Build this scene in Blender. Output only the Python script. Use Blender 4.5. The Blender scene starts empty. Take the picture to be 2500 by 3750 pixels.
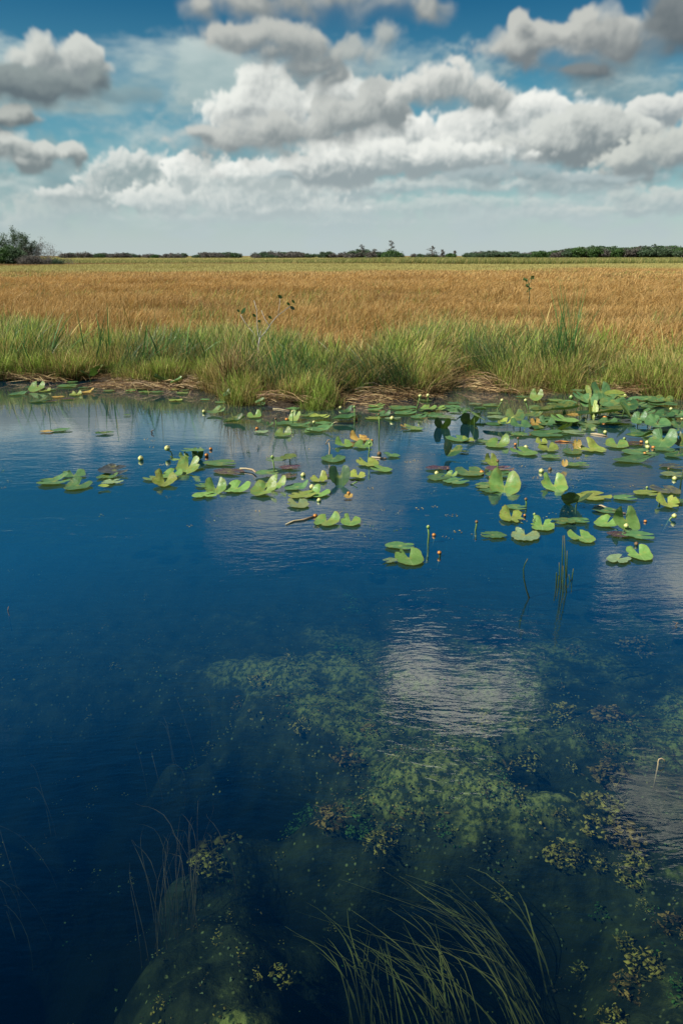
import bpy, math, random
import numpy as np
from mathutils import Vector, Matrix

random.seed(7)
RNG = np.random.default_rng(7)
C = bpy.context.scene.collection
SC = bpy.context.scene
R = math.radians

# ------------------------------------------------------------------ camera
CAM_H = 1.8
PITCH = 17.85                       # degrees below the horizontal
LENS = 28.0
FPX = LENS / 36.0 * 3750.0          # focal length in photo pixels
cam_data = bpy.data.cameras.new('camera')
cam_data.lens = LENS
cam_data.sensor_fit = 'VERTICAL'
cam_data.sensor_height = 36.0
cam_data.sensor_width = 24.0
cam_data.clip_start = 0.05
cam_data.clip_end = 6000.0
cam = bpy.data.objects.new('camera', cam_data)
C.objects.link(cam)
cam.location = (0, 0, CAM_H)
cam.rotation_euler = (R(90 - PITCH), 0, 0)
SC.camera = cam

def ray(px, py):
    """world direction through a point of the photograph (2500 x 3750)"""
    xc, yc = (px - 1250) / FPX, (1875 - py) / FPX
    p = R(PITCH)
    return Vector((xc, math.cos(p) + yc * math.sin(p), -math.sin(p) + yc * math.cos(p)))

def at(px, py, z=0.0):
    d = ray(px, py)
    t = (z - CAM_H) / d.z
    return Vector((d.x * t, d.y * t, z))

def azel(px, py):
    d = ray(px, py).normalized()
    return math.degrees(math.atan2(d.x, d.y)), math.degrees(math.asin(d.z))

# ------------------------------------------------------------------ picture settings
SC.render.engine = 'CYCLES'
SC.view_settings.view_transform = 'Standard'
SC.view_settings.look = 'None'
SC.view_settings.gamma = 1.0
SC.view_settings.exposure = 0.6
SC.view_settings.use_curve_mapping = False
SC.cycles.use_denoising = True
SC.cycles.max_bounces = 8
SC.cycles.transparent_max_bounces = 24
SC.cycles.diffuse_bounces = 2
SC.cycles.glossy_bounces = 3
SC.cycles.caustics_reflective = False
SC.cycles.caustics_refractive = False
SC.cycles.sample_clamp_indirect = 6.0

# ------------------------------------------------------------------ sun
SUN_AZ = -112.0       # degrees from the view axis (+Y), negative = to the left
SUN_EL = 47.0
sd = Vector((math.sin(R(SUN_AZ)) * math.cos(R(SUN_EL)), math.cos(R(SUN_AZ)) * math.cos(R(SUN_EL)), math.sin(R(SUN_EL))))
sun_data = bpy.data.lights.new('sun', 'SUN')
sun_data.energy = 4.9
sun_data.angle = R(0.55)
sun_data.color = (1.0, 0.955, 0.87)
sun = bpy.data.objects.new('sun', sun_data)
C.objects.link(sun)
sun.rotation_euler = sd.to_track_quat('Z', 'Y').to_euler()

# ------------------------------------------------------------------ small node language
class NT:
    def __init__(s, tree):
        s.t = tree
    def new(s, typ, **kw):
        n = s.t.nodes.new(typ)
        for k, v in kw.items():
            setattr(n, k, v)
        return n
    def link(s, a, b):
        s.t.links.new(a, b)
    def put(s, sock, v):
        if isinstance(v, bpy.types.NodeSocket):
            s.t.links.new(v, sock)
        else:
            sock.default_value = v
    def m(s, op, a, b=None, c=None, clamp=False):
        n = s.new('ShaderNodeMath', operation=op)
        n.use_clamp = clamp
        s.put(n.inputs[0], a)
        if b is not None: s.put(n.inputs[1], b)
        if c is not None: s.put(n.inputs[2], c)
        return n.outputs[0]
    def v(s, op, a, b=None, out=0):
        n = s.new('ShaderNodeVectorMath', operation=op)
        s.put(n.inputs[0], a)
        if b is not None:
            if op == 'SCALE': s.put(n.inputs[3], b)
            else: s.put(n.inputs[1], b)
        return n.outputs[out]
    def length(s, a):
        n = s.new('ShaderNodeVectorMath', operation='LENGTH')
        s.put(n.inputs[0], a)
        return n.outputs['Value']
    def comb(s, x, y, z=0.0):
        n = s.new('ShaderNodeCombineXYZ')
        s.put(n.inputs[0], x); s.put(n.inputs[1], y); s.put(n.inputs[2], z)
        return n.outputs[0]
    def sep(s, a):
        n = s.new('ShaderNodeSeparateXYZ')
        s.put(n.inputs[0], a)
        return n.outputs
    def rng(s, x, a, b, c=0.0, d=1.0, smooth=True, clamp=True):
        n = s.new('ShaderNodeMapRange')
        n.interpolation_type = 'SMOOTHSTEP' if smooth else 'LINEAR'
        n.clamp = clamp
        s.put(n.inputs[0], x); s.put(n.inputs[1], a); s.put(n.inputs[2], b); s.put(n.inputs[3], c); s.put(n.inputs[4], d)
        return n.outputs[0]
    def mix(s, f, a, b, blend='MIX'):
        n = s.new('ShaderNodeMix', data_type='RGBA', blend_type=blend)
        n.clamp_factor = True
        s.put(n.inputs[0], f)
        s.put(n.inputs[6], a if isinstance(a, bpy.types.NodeSocket) else (*a, 1.0) if len(a) == 3 else a)
        s.put(n.inputs[7], b if isinstance(b, bpy.types.NodeSocket) else (*b, 1.0) if len(b) == 3 else b)
        return n.outputs[2]
    def noise(s, vec, scale, detail=4.0, rough=0.55, lac=2.0, dist=0.0, color=False, typ=None):
        n = s.new('ShaderNodeTexNoise')
        if typ: n.noise_type = typ
        s.put(n.inputs['Vector'], vec)
        n.inputs['Scale'].default_value = scale
        n.inputs['Detail'].default_value = detail
        n.inputs['Roughness'].default_value = rough
        n.inputs['Lacunarity'].default_value = lac
        n.inputs['Distortion'].default_value = dist
        return n.outputs['Color'] if color else n.outputs[0]
    def voro(s, vec, scale, feature='F1', rand=1.0, out='Distance', smooth=None):
        n = s.new('ShaderNodeTexVoronoi', feature=feature)
        s.put(n.inputs['Vector'], vec)
        n.inputs['Scale'].default_value = scale
        n.inputs['Randomness'].default_value = rand
        if smooth is not None and 'Smoothness' in n.inputs: n.inputs['Smoothness'].default_value = smooth
        return n.outputs[out]
    def ramp(s, f, stops):
        n = s.new('ShaderNodeValToRGB')
        cr = n.color_ramp
        while len(cr.elements) < len(stops): cr.elements.new(0.5)
        for e, (p, c) in zip(cr.elements, stops):
            e.position = p; e.color = (*c, 1.0)
        s.put(n.inputs[0], f)
        return n.outputs[0]

# ------------------------------------------------------------------ sky with clouds
world = bpy.data.worlds.new('World')
SC.world = world
world.use_nodes = True
wt = world.node_tree
wt.nodes.clear()
N = NT(wt)
out = N.new('ShaderNodeOutputWorld')
bg = N.new('ShaderNodeBackground')
SKY_STRENGTH = 0.10
bg.inputs[1].default_value = SKY_STRENGTH
N.link(bg.outputs[0], out.inputs[0])
sky = N.new('ShaderNodeTexSky')
sky.sky_type = 'NISHITA'
sky.sun_disc = False
sky.sun_elevation = R(SUN_EL)
sky.sun_rotation = R(SUN_AZ)
sky.air_density = 1.0
sky.dust_density = 0.3
sky.ozone_density = 2.0
tc = N.new('ShaderNodeTexCoord')
D = N.v('NORMALIZE', tc.outputs['Generated'])
dx, dy, dz = N.sep(D)
az = N.m('MULTIPLY', N.m('ARCTAN2', dx, dy), 57.29578)
el = N.m('MULTIPLY', N.m('ARCSINE', dz), 57.29578)

# a cloud bank is a smooth union of lobes; each lobe (px, py, rx, up, down) is given in photo pixels
# (or, with a 6th value, in degrees: azimuth, elevation, radius, up, down)
def lobe(l):
    if len(l) == 6: return l[:5]
    a, e = azel(l[0], l[1])
    a1, _ = azel(l[0] + l[2], l[1]); _, e1 = azel(l[0], l[1] - l[3]); _, e2 = azel(l[0], l[1] + l[4])
    return a, e, a1 - a, e1 - e, e - e2

def field_group(name, lobes, warp, wscale, billow, bscale, stretch, k, seed):
    g = bpy.data.node_groups.new(name, 'ShaderNodeTree')
    g.interface.new_socket('P', in_out='INPUT', socket_type='NodeSocketVector')
    g.interface.new_socket('F', in_out='OUTPUT', socket_type='NodeSocketFloat')
    M = NT(g)
    gi, go = M.new('NodeGroupInput'), M.new('NodeGroupOutput')
    P = gi.outputs[0]
    Ps = M.v('ADD', M.v('MULTIPLY', P, (1.0, stretch, 1.0)), (seed * 7.3, seed * 3.1, seed))
    w = M.v('SUBTRACT', M.noise(Ps, wscale, 3.0, 0.5, color=True), (0.5, 0.5, 0.5))
    Pw = M.v('ADD', P, M.v('MULTIPLY', w, (warp, warp * 0.7, 0.0)))
    acc = None
    for l in lobes:
        a, e, rx, up, dn = lobe(l)
        q = M.v('SUBTRACT', Pw, (a, e, 0.0))
        q1 = M.v('MULTIPLY', q, (1 / rx, 1 / up, 0.0))
        q2 = M.v('MULTIPLY', q, (-1 / rx, -1 / dn, 0.0))
        d = M.length(M.v('MAXIMUM', q1, q2))
        acc = d if acc is None else M.m('SMOOTH_MIN', acc, d, k)
    F = M.m('SUBTRACT', 1.0, acc)
    # billows: rounded bumps at three sizes, cauliflower-like
    Pb = M.v('ADD', Ps, M.v('SCALE', w, 0.9))
    def bump(sc):
        d = M.voro(Pb, sc, 'SMOOTH_F1', smooth=0.35)
        return M.m('SUBTRACT', 0.45, d)
    b = M.m('MULTIPLY', bump(bscale), 1.0)
    b = M.m('MULTIPLY_ADD', bump(bscale * 2.3), 0.5, b)
    b = M.m('MULTIPLY_ADD', bump(bscale * 5.1), 0.24, b)
    n = M.m('SUBTRACT', M.noise(Pb, bscale * 0.9, 8.0, 0.62), 0.5)
    F = M.m('MULTIPLY_ADD', b, billow * 0.62, F)
    F = M.m('MULTIPLY_ADD', n, billow * 1.3, F)
    M.link(F, go.inputs[0])
    return g

def cloud_layer(col, P, name, lobes, warp=1.2, wscale=0.35, billow=0.5, bscale=0.5, stretch=1.5, k=0.35, seed=1.0,
                edge=(-0.02, 0.22), lit=(8.2, 8.3, 7.9), dark=(3.3, 3.6, 3.8), off=0.55, off2=0.16, gain=0.9, gain2=1.1, bias=0.62,
                amount=1.0, base=None):
    g = field_group(name, lobes, warp, wscale, billow, bscale, stretch, k, seed)
    def ev(dp):
        n = N.new('ShaderNodeGroup'); n.node_tree = g
        N.put(n.inputs[0], N.v('ADD', P, dp) if dp else P)
        return n.outputs[0]
    F0 = ev(None)
    F1 = ev((-off * 0.55, off, 0.0))
    F2 = ev((-off2 * 0.6, off2, 0.0))
    alpha = N.m('MULTIPLY', N.rng(F0, edge[0], edge[1]), amount)
    s = N.m('MULTIPLY_ADD', N.m('SUBTRACT', F0, F1), gain, bias)
    s = N.m('MULTIPLY_ADD', N.m('SUBTRACT', F0, F2), gain2, s)
    s = N.rng(s, 0.0, 1.15)
    cc = N.mix(s, dark, lit)
    return N.mix(alpha, col, cc), alpha

P = N.comb(az, el, 0.0)
# clear-sky colour: Nishita, graded as the photograph is (deep teal above, pale at the horizon)
g_el = N.rng(el, 0.0, 20.0, smooth=False)
tint = N.ramp(g_el, [(0.0, (0.50, 0.62, 0.64)), (0.25, (0.42, 0.66, 0.70)), (0.5, (0.25, 0.58, 0.66)), (0.75, (0.11, 0.42, 0.55)), (1.0, (0.08, 0.34, 0.50))])
col = N.mix(1.0, sky.outputs[0], tint, 'MULTIPLY')
# Clouds are computed here, lobe by lobe, into a sky map that the world shader lays over the Nishita sky.
PXD = 15.5                       # map pixels per degree
AZ0, AZ1, EL0, EL1 = -58.0, 58.0, -1.0, 63.0
MW, MH = int((AZ1 - AZ0) * PXD), int((EL1 - EL0) * PXD)
gaz, gel = np.meshgrid(AZ0 + (np.arange(MW) + 0.5) / PXD, EL0 + (np.arange(MH) + 0.5) / PXD)
gaz = gaz.astype(np.float32); gel = gel.astype(np.float32)

def sstep(x, a, b):
    t = np.clip((x - a) / (b - a), 0, 1)
    return t * t * (3 - 2 * t)

def vnoise(x, y, seed):
    g = np.random.default_rng(seed).random((256, 256)).astype(np.float32)
    xi = np.floor(x).astype(np.int32); yi = np.floor(y).astype(np.int32)
    fx = x - xi; fy = y - yi
    fx = fx * fx * fx * (fx * (fx * 6 - 15) + 10); fy = fy * fy * fy * (fy * (fy * 6 - 15) + 10)
    a = g[yi & 255, xi & 255]; b = g[yi & 255, (xi + 1) & 255]; c = g[(yi + 1) & 255, xi & 255]; d = g[(yi + 1) & 255, (xi + 1) & 255]
    return a + (b - a) * fx + (c - a) * fy + (a - b - c + d) * fx * fy

def fbm2(x, y, sc, octv, seed, gain=0.5):
    r = 0; amp = 1; tot = 0
    for o in range(octv):
        r = r + amp * vnoise(x * sc + o * 17.3, y * sc + o * 9.1, seed + o); tot += amp
        amp *= gain; sc *= 2.03
    return r / tot

def worley(x, y, sc, seed):
    g = np.random.default_rng(seed).random((128, 128, 2)).astype(np.float32)
    x = x * sc; y = y * sc
    xi = np.floor(x).astype(np.int32); yi = np.floor(y).astype(np.int32)
    best = np.full(x.shape, 9, np.float32)
    for j in (-1, 0, 1):
        for i in (-1, 0, 1):
            q = g[(yi + j) & 127, (xi + i) & 127]
            d = (xi + i + q[..., 0] - x) ** 2 + (yi + j + q[..., 1] - y) ** 2
            best = np.minimum(best, d)
    return 1 - np.clip(best, 0, 1)          # rounded caps, 1 at the middle of each

def lobe(l):
    if len(l) == 6: return l[:5]
    a, e = azel(l[0], l[1])
    a1, _ = azel(l[0] + l[2], l[1]); _, e1 = azel(l[0], l[1] - l[3]); _, e2 = azel(l[0], l[1] + l[4])
    return a, e, a1 - a, e1 - e, e - e2

def shifted(a, sx, sy):
    """a sampled at (x+sx, y+sy) degrees"""
    return np.roll(np.roll(a, -int(round(sx * PXD)), 1), -int(round(sy * PXD)), 0)

sky_rgb = np.zeros((MH, MW, 3), np.float32)
sky_a = np.zeros((MH, MW), np.float32)

def cloud_layer(lobes, size=1.0, warp=0.9, billow=0.55, rag=0.32, seed=1, edge=0.2, lit=(0.8, 0.8, 0.8), dark=(0.3, 0.3, 0.3),
                base=0.0, relief=1.0, amount=1.0, stretch=1.0, k=9.0, soft=2.2):
    """lobes -> density; light comes from the upper left; composited over what is there"""
    L = [lobe(l) for l in lobes]
    m = 3.0 * size + 1
    xa, xb = min(l[0] - l[2] for l in L) - m, max(l[0] + l[2] for l in L) + m
    ya, yb = min(l[1] - l[4] for l in L) - m, max(l[1] + l[3] for l in L) + m
    i0, i1 = max(0, int((xa - AZ0) * PXD)), min(MW, int((xb - AZ0) * PXD))
    j0, j1 = max(0, int((ya - EL0) * PXD)), min(MH, int((yb - EL0) * PXD))
    x, y = gaz[j0:j1, i0:i1], gel[j0:j1, i0:i1]
    ys = y * stretch
    wx = fbm2(x, ys, 0.42 / size, 4, seed) - 0.5
    wy = fbm2(x, ys, 0.42 / size, 4, seed + 50) - 0.5
    xw, yw = x + wx * warp * size * 2, y + wy * warp * size * 1.2
    acc = np.zeros(x.shape, np.float32); va = np.zeros(x.shape, np.float32); ua = np.zeros(x.shape, np.float32); wa = np.zeros(x.shape, np.float32)
    for a, e, rx, up, dn in L:
        rx *= 1.27; up *= 1.26; dn *= 1.6
        dx_ = (xw - a) / rx
        dy_ = yw - e
        dy_ = np.where(dy_ > 0, dy_ / up, -dy_ / dn * -1)
        d = np.sqrt(dx_ * dx_ + dy_ * dy_)
        w = np.exp(-k * np.minimum(d, 5.0))
        acc += w
        w = np.exp(-2.6 * np.minimum(d, 5.0)) * rx; wa += w
        va += w * np.clip(dy_, -1.4, 1.4); ua += w * np.clip(dx_, -1.4, 1.4)
    V, U = va / (wa + 1e-20) * 1.25, ua / (wa + 1e-20)
    F = 1 + np.log(acc + 1e-12) / k           # smooth union
    bx, by = x + wx * 0.9 * size, ys + wy * 0.9 * size
    W = worley(bx, by, 0.62 / size, seed + 3) * 0.50 + worley(bx + wx, by, 1.35 / size, seed + 4) * 0.30 + worley(bx + wx, by + wy, 2.9 / size, seed + 5) * 0.20
    n = fbm2(bx, by, 1.3 / size, 6, seed + 7, 0.56) - 0.5
    crisp = sstep(V, -0.5, 0.3)
    H = F + billow * (W - 0.60) * (0.45 + 0.55 * crisp) + rag * 1.6 * n
    ed = 0.04 + 1.1 * edge * (1 + soft * (1 - crisp)) * (0.6 + 1.2 * sstep(fbm2(x, y, 0.5 / size, 2, seed + 9), 0.35, 0.7))
    dens = sstep(H, 0.0, ed)
    tau = np.zeros_like(H)
    for s in (0.15, 0.35, 0.6, 0.9, 1.3):
        ss = s * size
        tau += shifted(np.clip(H, 0, 0.7), -0.60 * ss, 0.80 * ss) * (0.5 + 0.3 * s)
    sunlit = np.exp(-1.15 * tau)
    r1 = H - shifted(H, -0.12 * size, 0.14 * size)
    r2 = H - shifted(H, -0.32 * size, 0.36 * size)
    T = V - 0.22 * U + 0.55 * (W - 0.55) + 0.9 * n + base
    S = 0.60 * sstep(T, -0.50, 0.95) + 0.50 * sunlit + relief * (0.42 * r1 + 0.36 * r2) - 0.06
    S = S + 0.22 * (1 - dens)
    S = np.clip(S, 0, 1.0)
    S = (S * S * (3 - 2 * S) * 0.4 + S * 0.6)[..., None]
    c = np.array(dark, np.float32) * (1 - S) + np.array(lit, np.float32) * S
    al = (dens * amount)[..., None]
    reg = (slice(j0, j1), slice(i0, i1))
    A0 = sky_a[reg][..., None]
    A1 = al + A0 * (1 - al)
    sky_rgb[reg] = (c * al + sky_rgb[reg] * A0 * (1 - al)) / np.maximum(A1, 1e-5)
    sky_a[reg] = A1[..., 0]

BRIGHT, GREY = (0.80, 0.825, 0.775), (0.235, 0.285, 0.300)
# thin veils of high cloud
cloud_layer([(640, 240, 420, 90, 100), (800, 320, 330, 90, 90), (300, 340, 420, 90, 90), (-100, 300, 400, 120, 120), (1320, 280, 250, 110, 110)], size=2.0, billow=0.15, rag=0.5, seed=40, edge=0.8, lit=(0.50, 0.60, 0.59), dark=(0.34, 0.46, 0.47), relief=0.2, amount=0.97, stretch=3.2, k=5, soft=0.5)
cloud_layer([(1960, 600, 560, 150, 120), (2330, 330, 320, 170, 140), (330, 330, 320, 60, 60), (1850, 390, 220, 70, 60), (60, 700, 300, 200, 120)], size=2.0, billow=0.2, rag=0.6, seed=41, edge=0.9, lit=(0.28, 0.40, 0.42), dark=(0.17, 0.27, 0.31), relief=0.2, amount=0.8, stretch=2.6, k=5, soft=0.3)
cloud_layer([(1500, 800, 1500, 130, 130)], size=2.4, billow=0.2, rag=0.7, seed=44, edge=0.9, lit=(0.50, 0.58, 0.58), dark=(0.36, 0.46, 0.49), relief=0.2, amount=0.85, stretch=2.6, k=5, soft=0.3)
# hazy broken cloud filling the gaps
cloud_layer([(250, 620, 300, 100, 90), (100, 720, 260, 90, 70), (560, 540, 200, 70, 60), (1050, 560, 300, 120, 120), (700, 820, 700, 60, 50), (1700, 820, 800, 60, 50)], size=1.3, billow=0.5, rag=0.8, seed=46, edge=1.2, lit=(0.55, 0.63, 0.61), dark=(0.33, 0.44, 0.45), amount=0.7, stretch=1.8, k=5, soft=0.4)
cloud_layer([(760, 380, 160, 90, 80), (1500, 230, 200, 90, 90), (1750, 260, 150, 60, 60), (620, 160, 120, 50, 50), (2350, 320, 200, 60, 60), (430, 470, 160, 40, 40)], size=1.0, billow=0.6, rag=1.0, seed=48, edge=1.3, lit=(0.44, 0.54, 0.54), dark=(0.25, 0.37, 0.40), amount=0.65, stretch=2.0, k=5, soft=0.3)
# far banks low over the horizon
FL, FD = (0.62, 0.67, 0.64), (0.36, 0.45, 0.465)
cloud_layer([(150, 790, 110, 60, 40), (60, 830, 120, 40, 30), (300, 770, 120, 70, 50)], size=0.5, seed=11, edge=0.3, lit=(0.56, 0.61, 0.57), dark=(0.34, 0.43, 0.44), amount=0.75, billow=0.7)
cloud_layer([(1350, 770, 420, 30, 40), (1700, 745, 300, 30, 30), (1100, 790, 200, 50, 30), (2000, 790, 330, 30, 30), (800, 800, 330, 20, 30), (1250, 820, 500, 20, 20)], size=0.45, seed=15, edge=0.4, lit=FL, dark=FD, amount=0.72, billow=0.6, stretch=1.6)
cloud_layer([(2290, 720, 60, 40, 40), (2430, 740, 120, 40, 30), (2330, 770, 240, 20, 20), (2700, 740, 200, 60, 40)], size=0.45, seed=19, edge=0.3, lit=(0.62, 0.66, 0.62), dark=(0.30, 0.38, 0.40), amount=0.8, billow=0.7, stretch=1.3)
cloud_layer([(1460, 690, 230, 40, 40), (1250, 700, 150, 30, 40), (1750, 690, 200, 40, 30), (2060, 690, 250, 50, 30)], size=0.55, seed=23, edge=0.3, lit=(0.66, 0.70, 0.67), dark=(0.33, 0.41, 0.43), amount=0.8, billow=0.6, stretch=1.5)
cloud_layer([(440, 650, 130, 70, 90), (500, 600, 90, 45, 60), (600, 680, 120, 60, 60), (330, 720, 150, 40, 40), (550, 730, 260, 40, 40)], size=0.6, seed=27, edge=0.25, lit=(0.72, 0.75, 0.71), dark=(0.30, 0.375, 0.385), amount=0.93, billow=0.75, base=-0.3)
cloud_layer([(680, 730, 200, 55, 50), (850, 740, 200, 40, 40), (1000, 700, 200, 60, 60), (780, 660, 110, 70, 60), (900, 770, 320, 25, 30)], size=0.55, seed=31, edge=0.2, lit=BRIGHT, dark=(0.37, 0.445, 0.455), amount=0.95, billow=0.75, base=0.25)
cloud_layer([(1000, 640, 120, 50, 50), (900, 640, 90, 40, 40), (1100, 640, 60, 40, 40), (670, 640, 60, 60, 50)], size=0.5, seed=35, edge=0.15, lit=(0.88, 0.90, 0.85), dark=(0.42, 0.49, 0.49), billow=0.8, base=0.3)
# middle banks on the right
cloud_layer([(2430, 410, 100, 55, 60), (2370, 430, 60, 45, 50), (2560, 420, 120, 60, 60)], size=0.6, seed=51, edge=0.15, lit=(0.74, 0.76, 0.72), dark=(0.28, 0.33, 0.35), billow=0.7)
cloud_layer([(1480, 500, 150, 70, 90), (1320, 540, 150, 50, 80), (1620, 520, 180, 60, 90), (1800, 450, 150, 70, 110), (1760, 540, 260, 80, 80), (1930, 400, 100, 50, 80), (2040, 430, 110, 75, 90), (2000, 540, 220, 80, 70)],
    size=0.8, seed=55, edge=0.16, lit=(0.87, 0.885, 0.835), dark=(0.33, 0.385, 0.395), billow=0.75, base=0.15)
cloud_layer([(2160, 480, 160, 80, 70), (2290, 500, 120, 60, 60), (2100, 540, 260, 60, 50)], size=0.8, seed=59, edge=0.2, lit=(0.66, 0.69, 0.65), dark=(0.215, 0.26, 0.275), billow=0.65)
cloud_layer([(2440, 590, 170, 95, 75), (2280, 610, 130, 45, 45), (2650, 560, 200, 130, 90)], size=0.8, seed=63, edge=0.22, lit=(0.60, 0.63, 0.585), dark=(0.24, 0.29, 0.305), billow=0.65)
cloud_layer([(1350, 600, 260, 60, 60), (1180, 580, 60, 50, 40), (1560, 590, 300, 60, 55), (1200, 630, 160, 40, 40)], size=0.8, seed=67, edge=0.22, lit=(0.84, 0.86, 0.81), dark=(0.30, 0.36, 0.375), billow=0.7)
cloud_layer([(1860, 650, 230, 40, 40), (2080, 660, 200, 30, 30), (2250, 670, 170, 30, 30), (1000, 650, 60, 20, 20)], size=0.8, seed=71, edge=0.5, lit=(0.40, 0.485, 0.50), dark=(0.23, 0.31, 0.335), billow=0.5, amount=0.85, stretch=1.5)
# nearer clouds
cloud_layer([(1240, 370, 110, 70, 80), (1160, 420, 80, 50, 60), (1330, 370, 80, 50, 60)], size=0.8, seed=101, edge=0.2, lit=(0.84, 0.86, 0.81), dark=(0.34, 0.385, 0.39), billow=0.7)
cloud_layer([(950, 320, 75, 75, 90), (900, 410, 130, 60, 80), (1030, 400, 90, 80, 90), (960, 460, 190, 70, 60)], size=0.85, seed=105, edge=0.2, lit=(0.82, 0.845, 0.795), dark=(0.36, 0.40, 0.405), billow=0.75, base=0.15)
cloud_layer([(1100, 480, 230, 50, 50), (1300, 440, 160, 90, 70), (1420, 400, 90, 90, 70), (900, 540, 200, 60, 60), (1060, 560, 120, 40, 45), (760, 590, 100, 50, 50), (730, 500, 60, 30, 30)], size=1.0, seed=109, edge=0.3, lit=(0.56, 0.585, 0.555), dark=(0.24, 0.28, 0.29), billow=0.6, base=-0.15)
cloud_layer([(1600, 330, 140, 80, 70), (1480, 350, 60, 50, 50), (1740, 350, 130, 60, 60), (1850, 380, 50, 50, 50)], size=0.95, seed=113, edge=0.26, lit=(0.72, 0.735, 0.69), dark=(0.255, 0.30, 0.31), billow=0.65)
cloud_layer([(40, 540, 90, 50, 60), (-30, 570, 120, 80, 80), (150, 560, 50, 40, 50), (100, 610, 130, 50, 40), (250, 570, 80, 40, 40)], size=0.9, seed=117, edge=0.3, lit=(0.62, 0.65, 0.61), dark=(0.20, 0.245, 0.255), billow=0.65)
cloud_layer([(50, 430, 90, 50, 50), (-60, 440, 120, 60, 60)], size=0.9, seed=121, edge=0.35, lit=(0.46, 0.49, 0.46), dark=(0.13, 0.165, 0.18), billow=0.55)
# nearest clouds, along the top of the frame and beyond it
cloud_layer([(140, 210, 60, 70, 70), (280, 230, 85, 70, 80), (200, 260, 150, 60, 70)], size=1.0, seed=151, edge=0.3, lit=(0.62, 0.65, 0.61), dark=(0.22, 0.265, 0.28), billow=0.65)
cloud_layer([(170, 340, 250, 70, 60), (60, 310, 150, 80, 70), (360, 280, 60, 60, 80), (-100, 330, 200, 100, 80)], size=1.2, seed=153, edge=0.45, lit=(0.27, 0.32, 0.32), dark=(0.125, 0.165, 0.185), billow=0.5, base=-0.1)
cloud_layer([(930, 20, 170, 70, 60), (1180, 0, 200, 80, 70), (1400, 30, 170, 80, 60), (1560, 40, 90, 50, 40), (740, 40, 60, 40, 50), (1100, -160, 400, 130, 100)], size=1.4, seed=157, edge=0.45, lit=(0.48, 0.495, 0.465), dark=(0.24, 0.275, 0.285), billow=0.55)
cloud_layer([(900, 130, 170, 60, 60), (1060, 150, 110, 60, 60), (1000, 190, 200, 45, 50), (1120, 250, 130, 60, 60), (1200, 310, 120, 50, 50)], size=1.3, seed=161, edge=0.45, lit=(0.50, 0.52, 0.49), dark=(0.21, 0.25, 0.265), billow=0.55)
cloud_layer([(1410, 150, 65, 55, 80), (1370, 230, 90, 60, 70), (1290, 180, 60, 40, 40)], size=1.2, seed=165, edge=0.45, lit=(0.46, 0.49, 0.465), dark=(0.23, 0.28, 0.295), billow=0.55, amount=0.9)
cloud_layer([(2180, 130, 120, 90, 90), (2060, 150, 110, 65, 80), (1900, 190, 130, 60, 80), (1930, 100, 40, 50, 50), (2270, 160, 110, 80, 80), (2120, 210, 200, 60, 50)], size=1.2, seed=169, edge=0.34, lit=(0.54, 0.555, 0.52), dark=(0.19, 0.22, 0.235), billow=0.65)
cloud_layer([(2470, 60, 160, 120, 130), (2400, 190, 200, 80, 90), (2180, 280, 200, 30, 50), (2750, 100, 250, 200, 150)], size=1.5, seed=173, edge=0.55, lit=(0.21, 0.24, 0.25), dark=(0.10, 0.13, 0.15), billow=0.5)
cloud_layer([(9.4, 29.9, 5.4, 1.7, 1.15, 0), (5.8, 28.4, 2.6, 1.0, 0.85, 0)], size=1.5, seed=207, edge=0.2, lit=(0.95, 0.96, 0.90), dark=(0.72, 0.75, 0.73), base=0.5)
cloud_layer([(-3, 16.2, 3.5, 0.9, 0.8, 0), (30, 32, 5, 3, 3, 0), (27, 35, 4, 2, 2, 0), (27, 20, 7, 3, 3, 0)], size=1.6, seed=211, edge=0.45, lit=(0.66, 0.68, 0.64), dark=(0.27, 0.31, 0.32))
cloud_layer([(-40, 28, 9, 4, 4, 0), (-16, 57, 7, 3, 3, 0), (44, 50, 9, 5, 5, 0), (50, 15, 10, 4, 4, 0), (-50, 12, 9, 4, 3, 0)], size=2.2, seed=215, edge=0.4, lit=(0.80, 0.82, 0.77), dark=(0.27, 0.31, 0.32))
def soften(a, r=1):
    for _ in range(r):
        a = (np.roll(a, 1, 0) + a * 2 + np.roll(a, -1, 0)) / 4
        a = (np.roll(a, 1, 1) + a * 2 + np.roll(a, -1, 1)) / 4
    return a
pm = soften(np.dstack([sky_rgb * sky_a[..., None], sky_a]), 1)
border = np.minimum(sstep(np.minimum(gaz - AZ0, AZ1 - gaz), 0, 8), sstep(EL1 - gel, 0, 6))
px_ = np.ones((MH, MW, 4), np.float32)
px_[..., :3] = pm[..., :3] / np.maximum(pm[..., 3:4], 1e-4)
px_[..., 3] = pm[..., 3] * border
cimg = bpy.data.images.new('cloud_map', MW, MH, alpha=True, float_buffer=True)
cimg.colorspace_settings.name = 'Non-Color'
cimg.alpha_mode = 'CHANNEL_PACKED'
cimg.pixels.foreach_set(px_.ravel())
cimg.update()
del px_, pm, sky_rgb, sky_a, gaz, gel

SKY_GAIN = 1.0
g_el = N.rng(el, 0.0, 60.0, smooth=False)
tint = N.ramp(g_el, [(0.0, (0.62, 0.76, 0.80)), (0.083, (0.50, 0.80, 0.79)), (0.167, (0.30, 0.69, 0.70)), (0.25, (0.085, 0.42, 0.54)), (0.34, (0.065, 0.51, 0.76)), (0.5, (0.05, 0.48, 0.80)), (0.75, (0.022, 0.22, 0.46)), (1.0, (0.02, 0.18, 0.40))])
col = N.mix(1.0, sky.outputs[0], tint, 'MULTIPLY')
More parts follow.
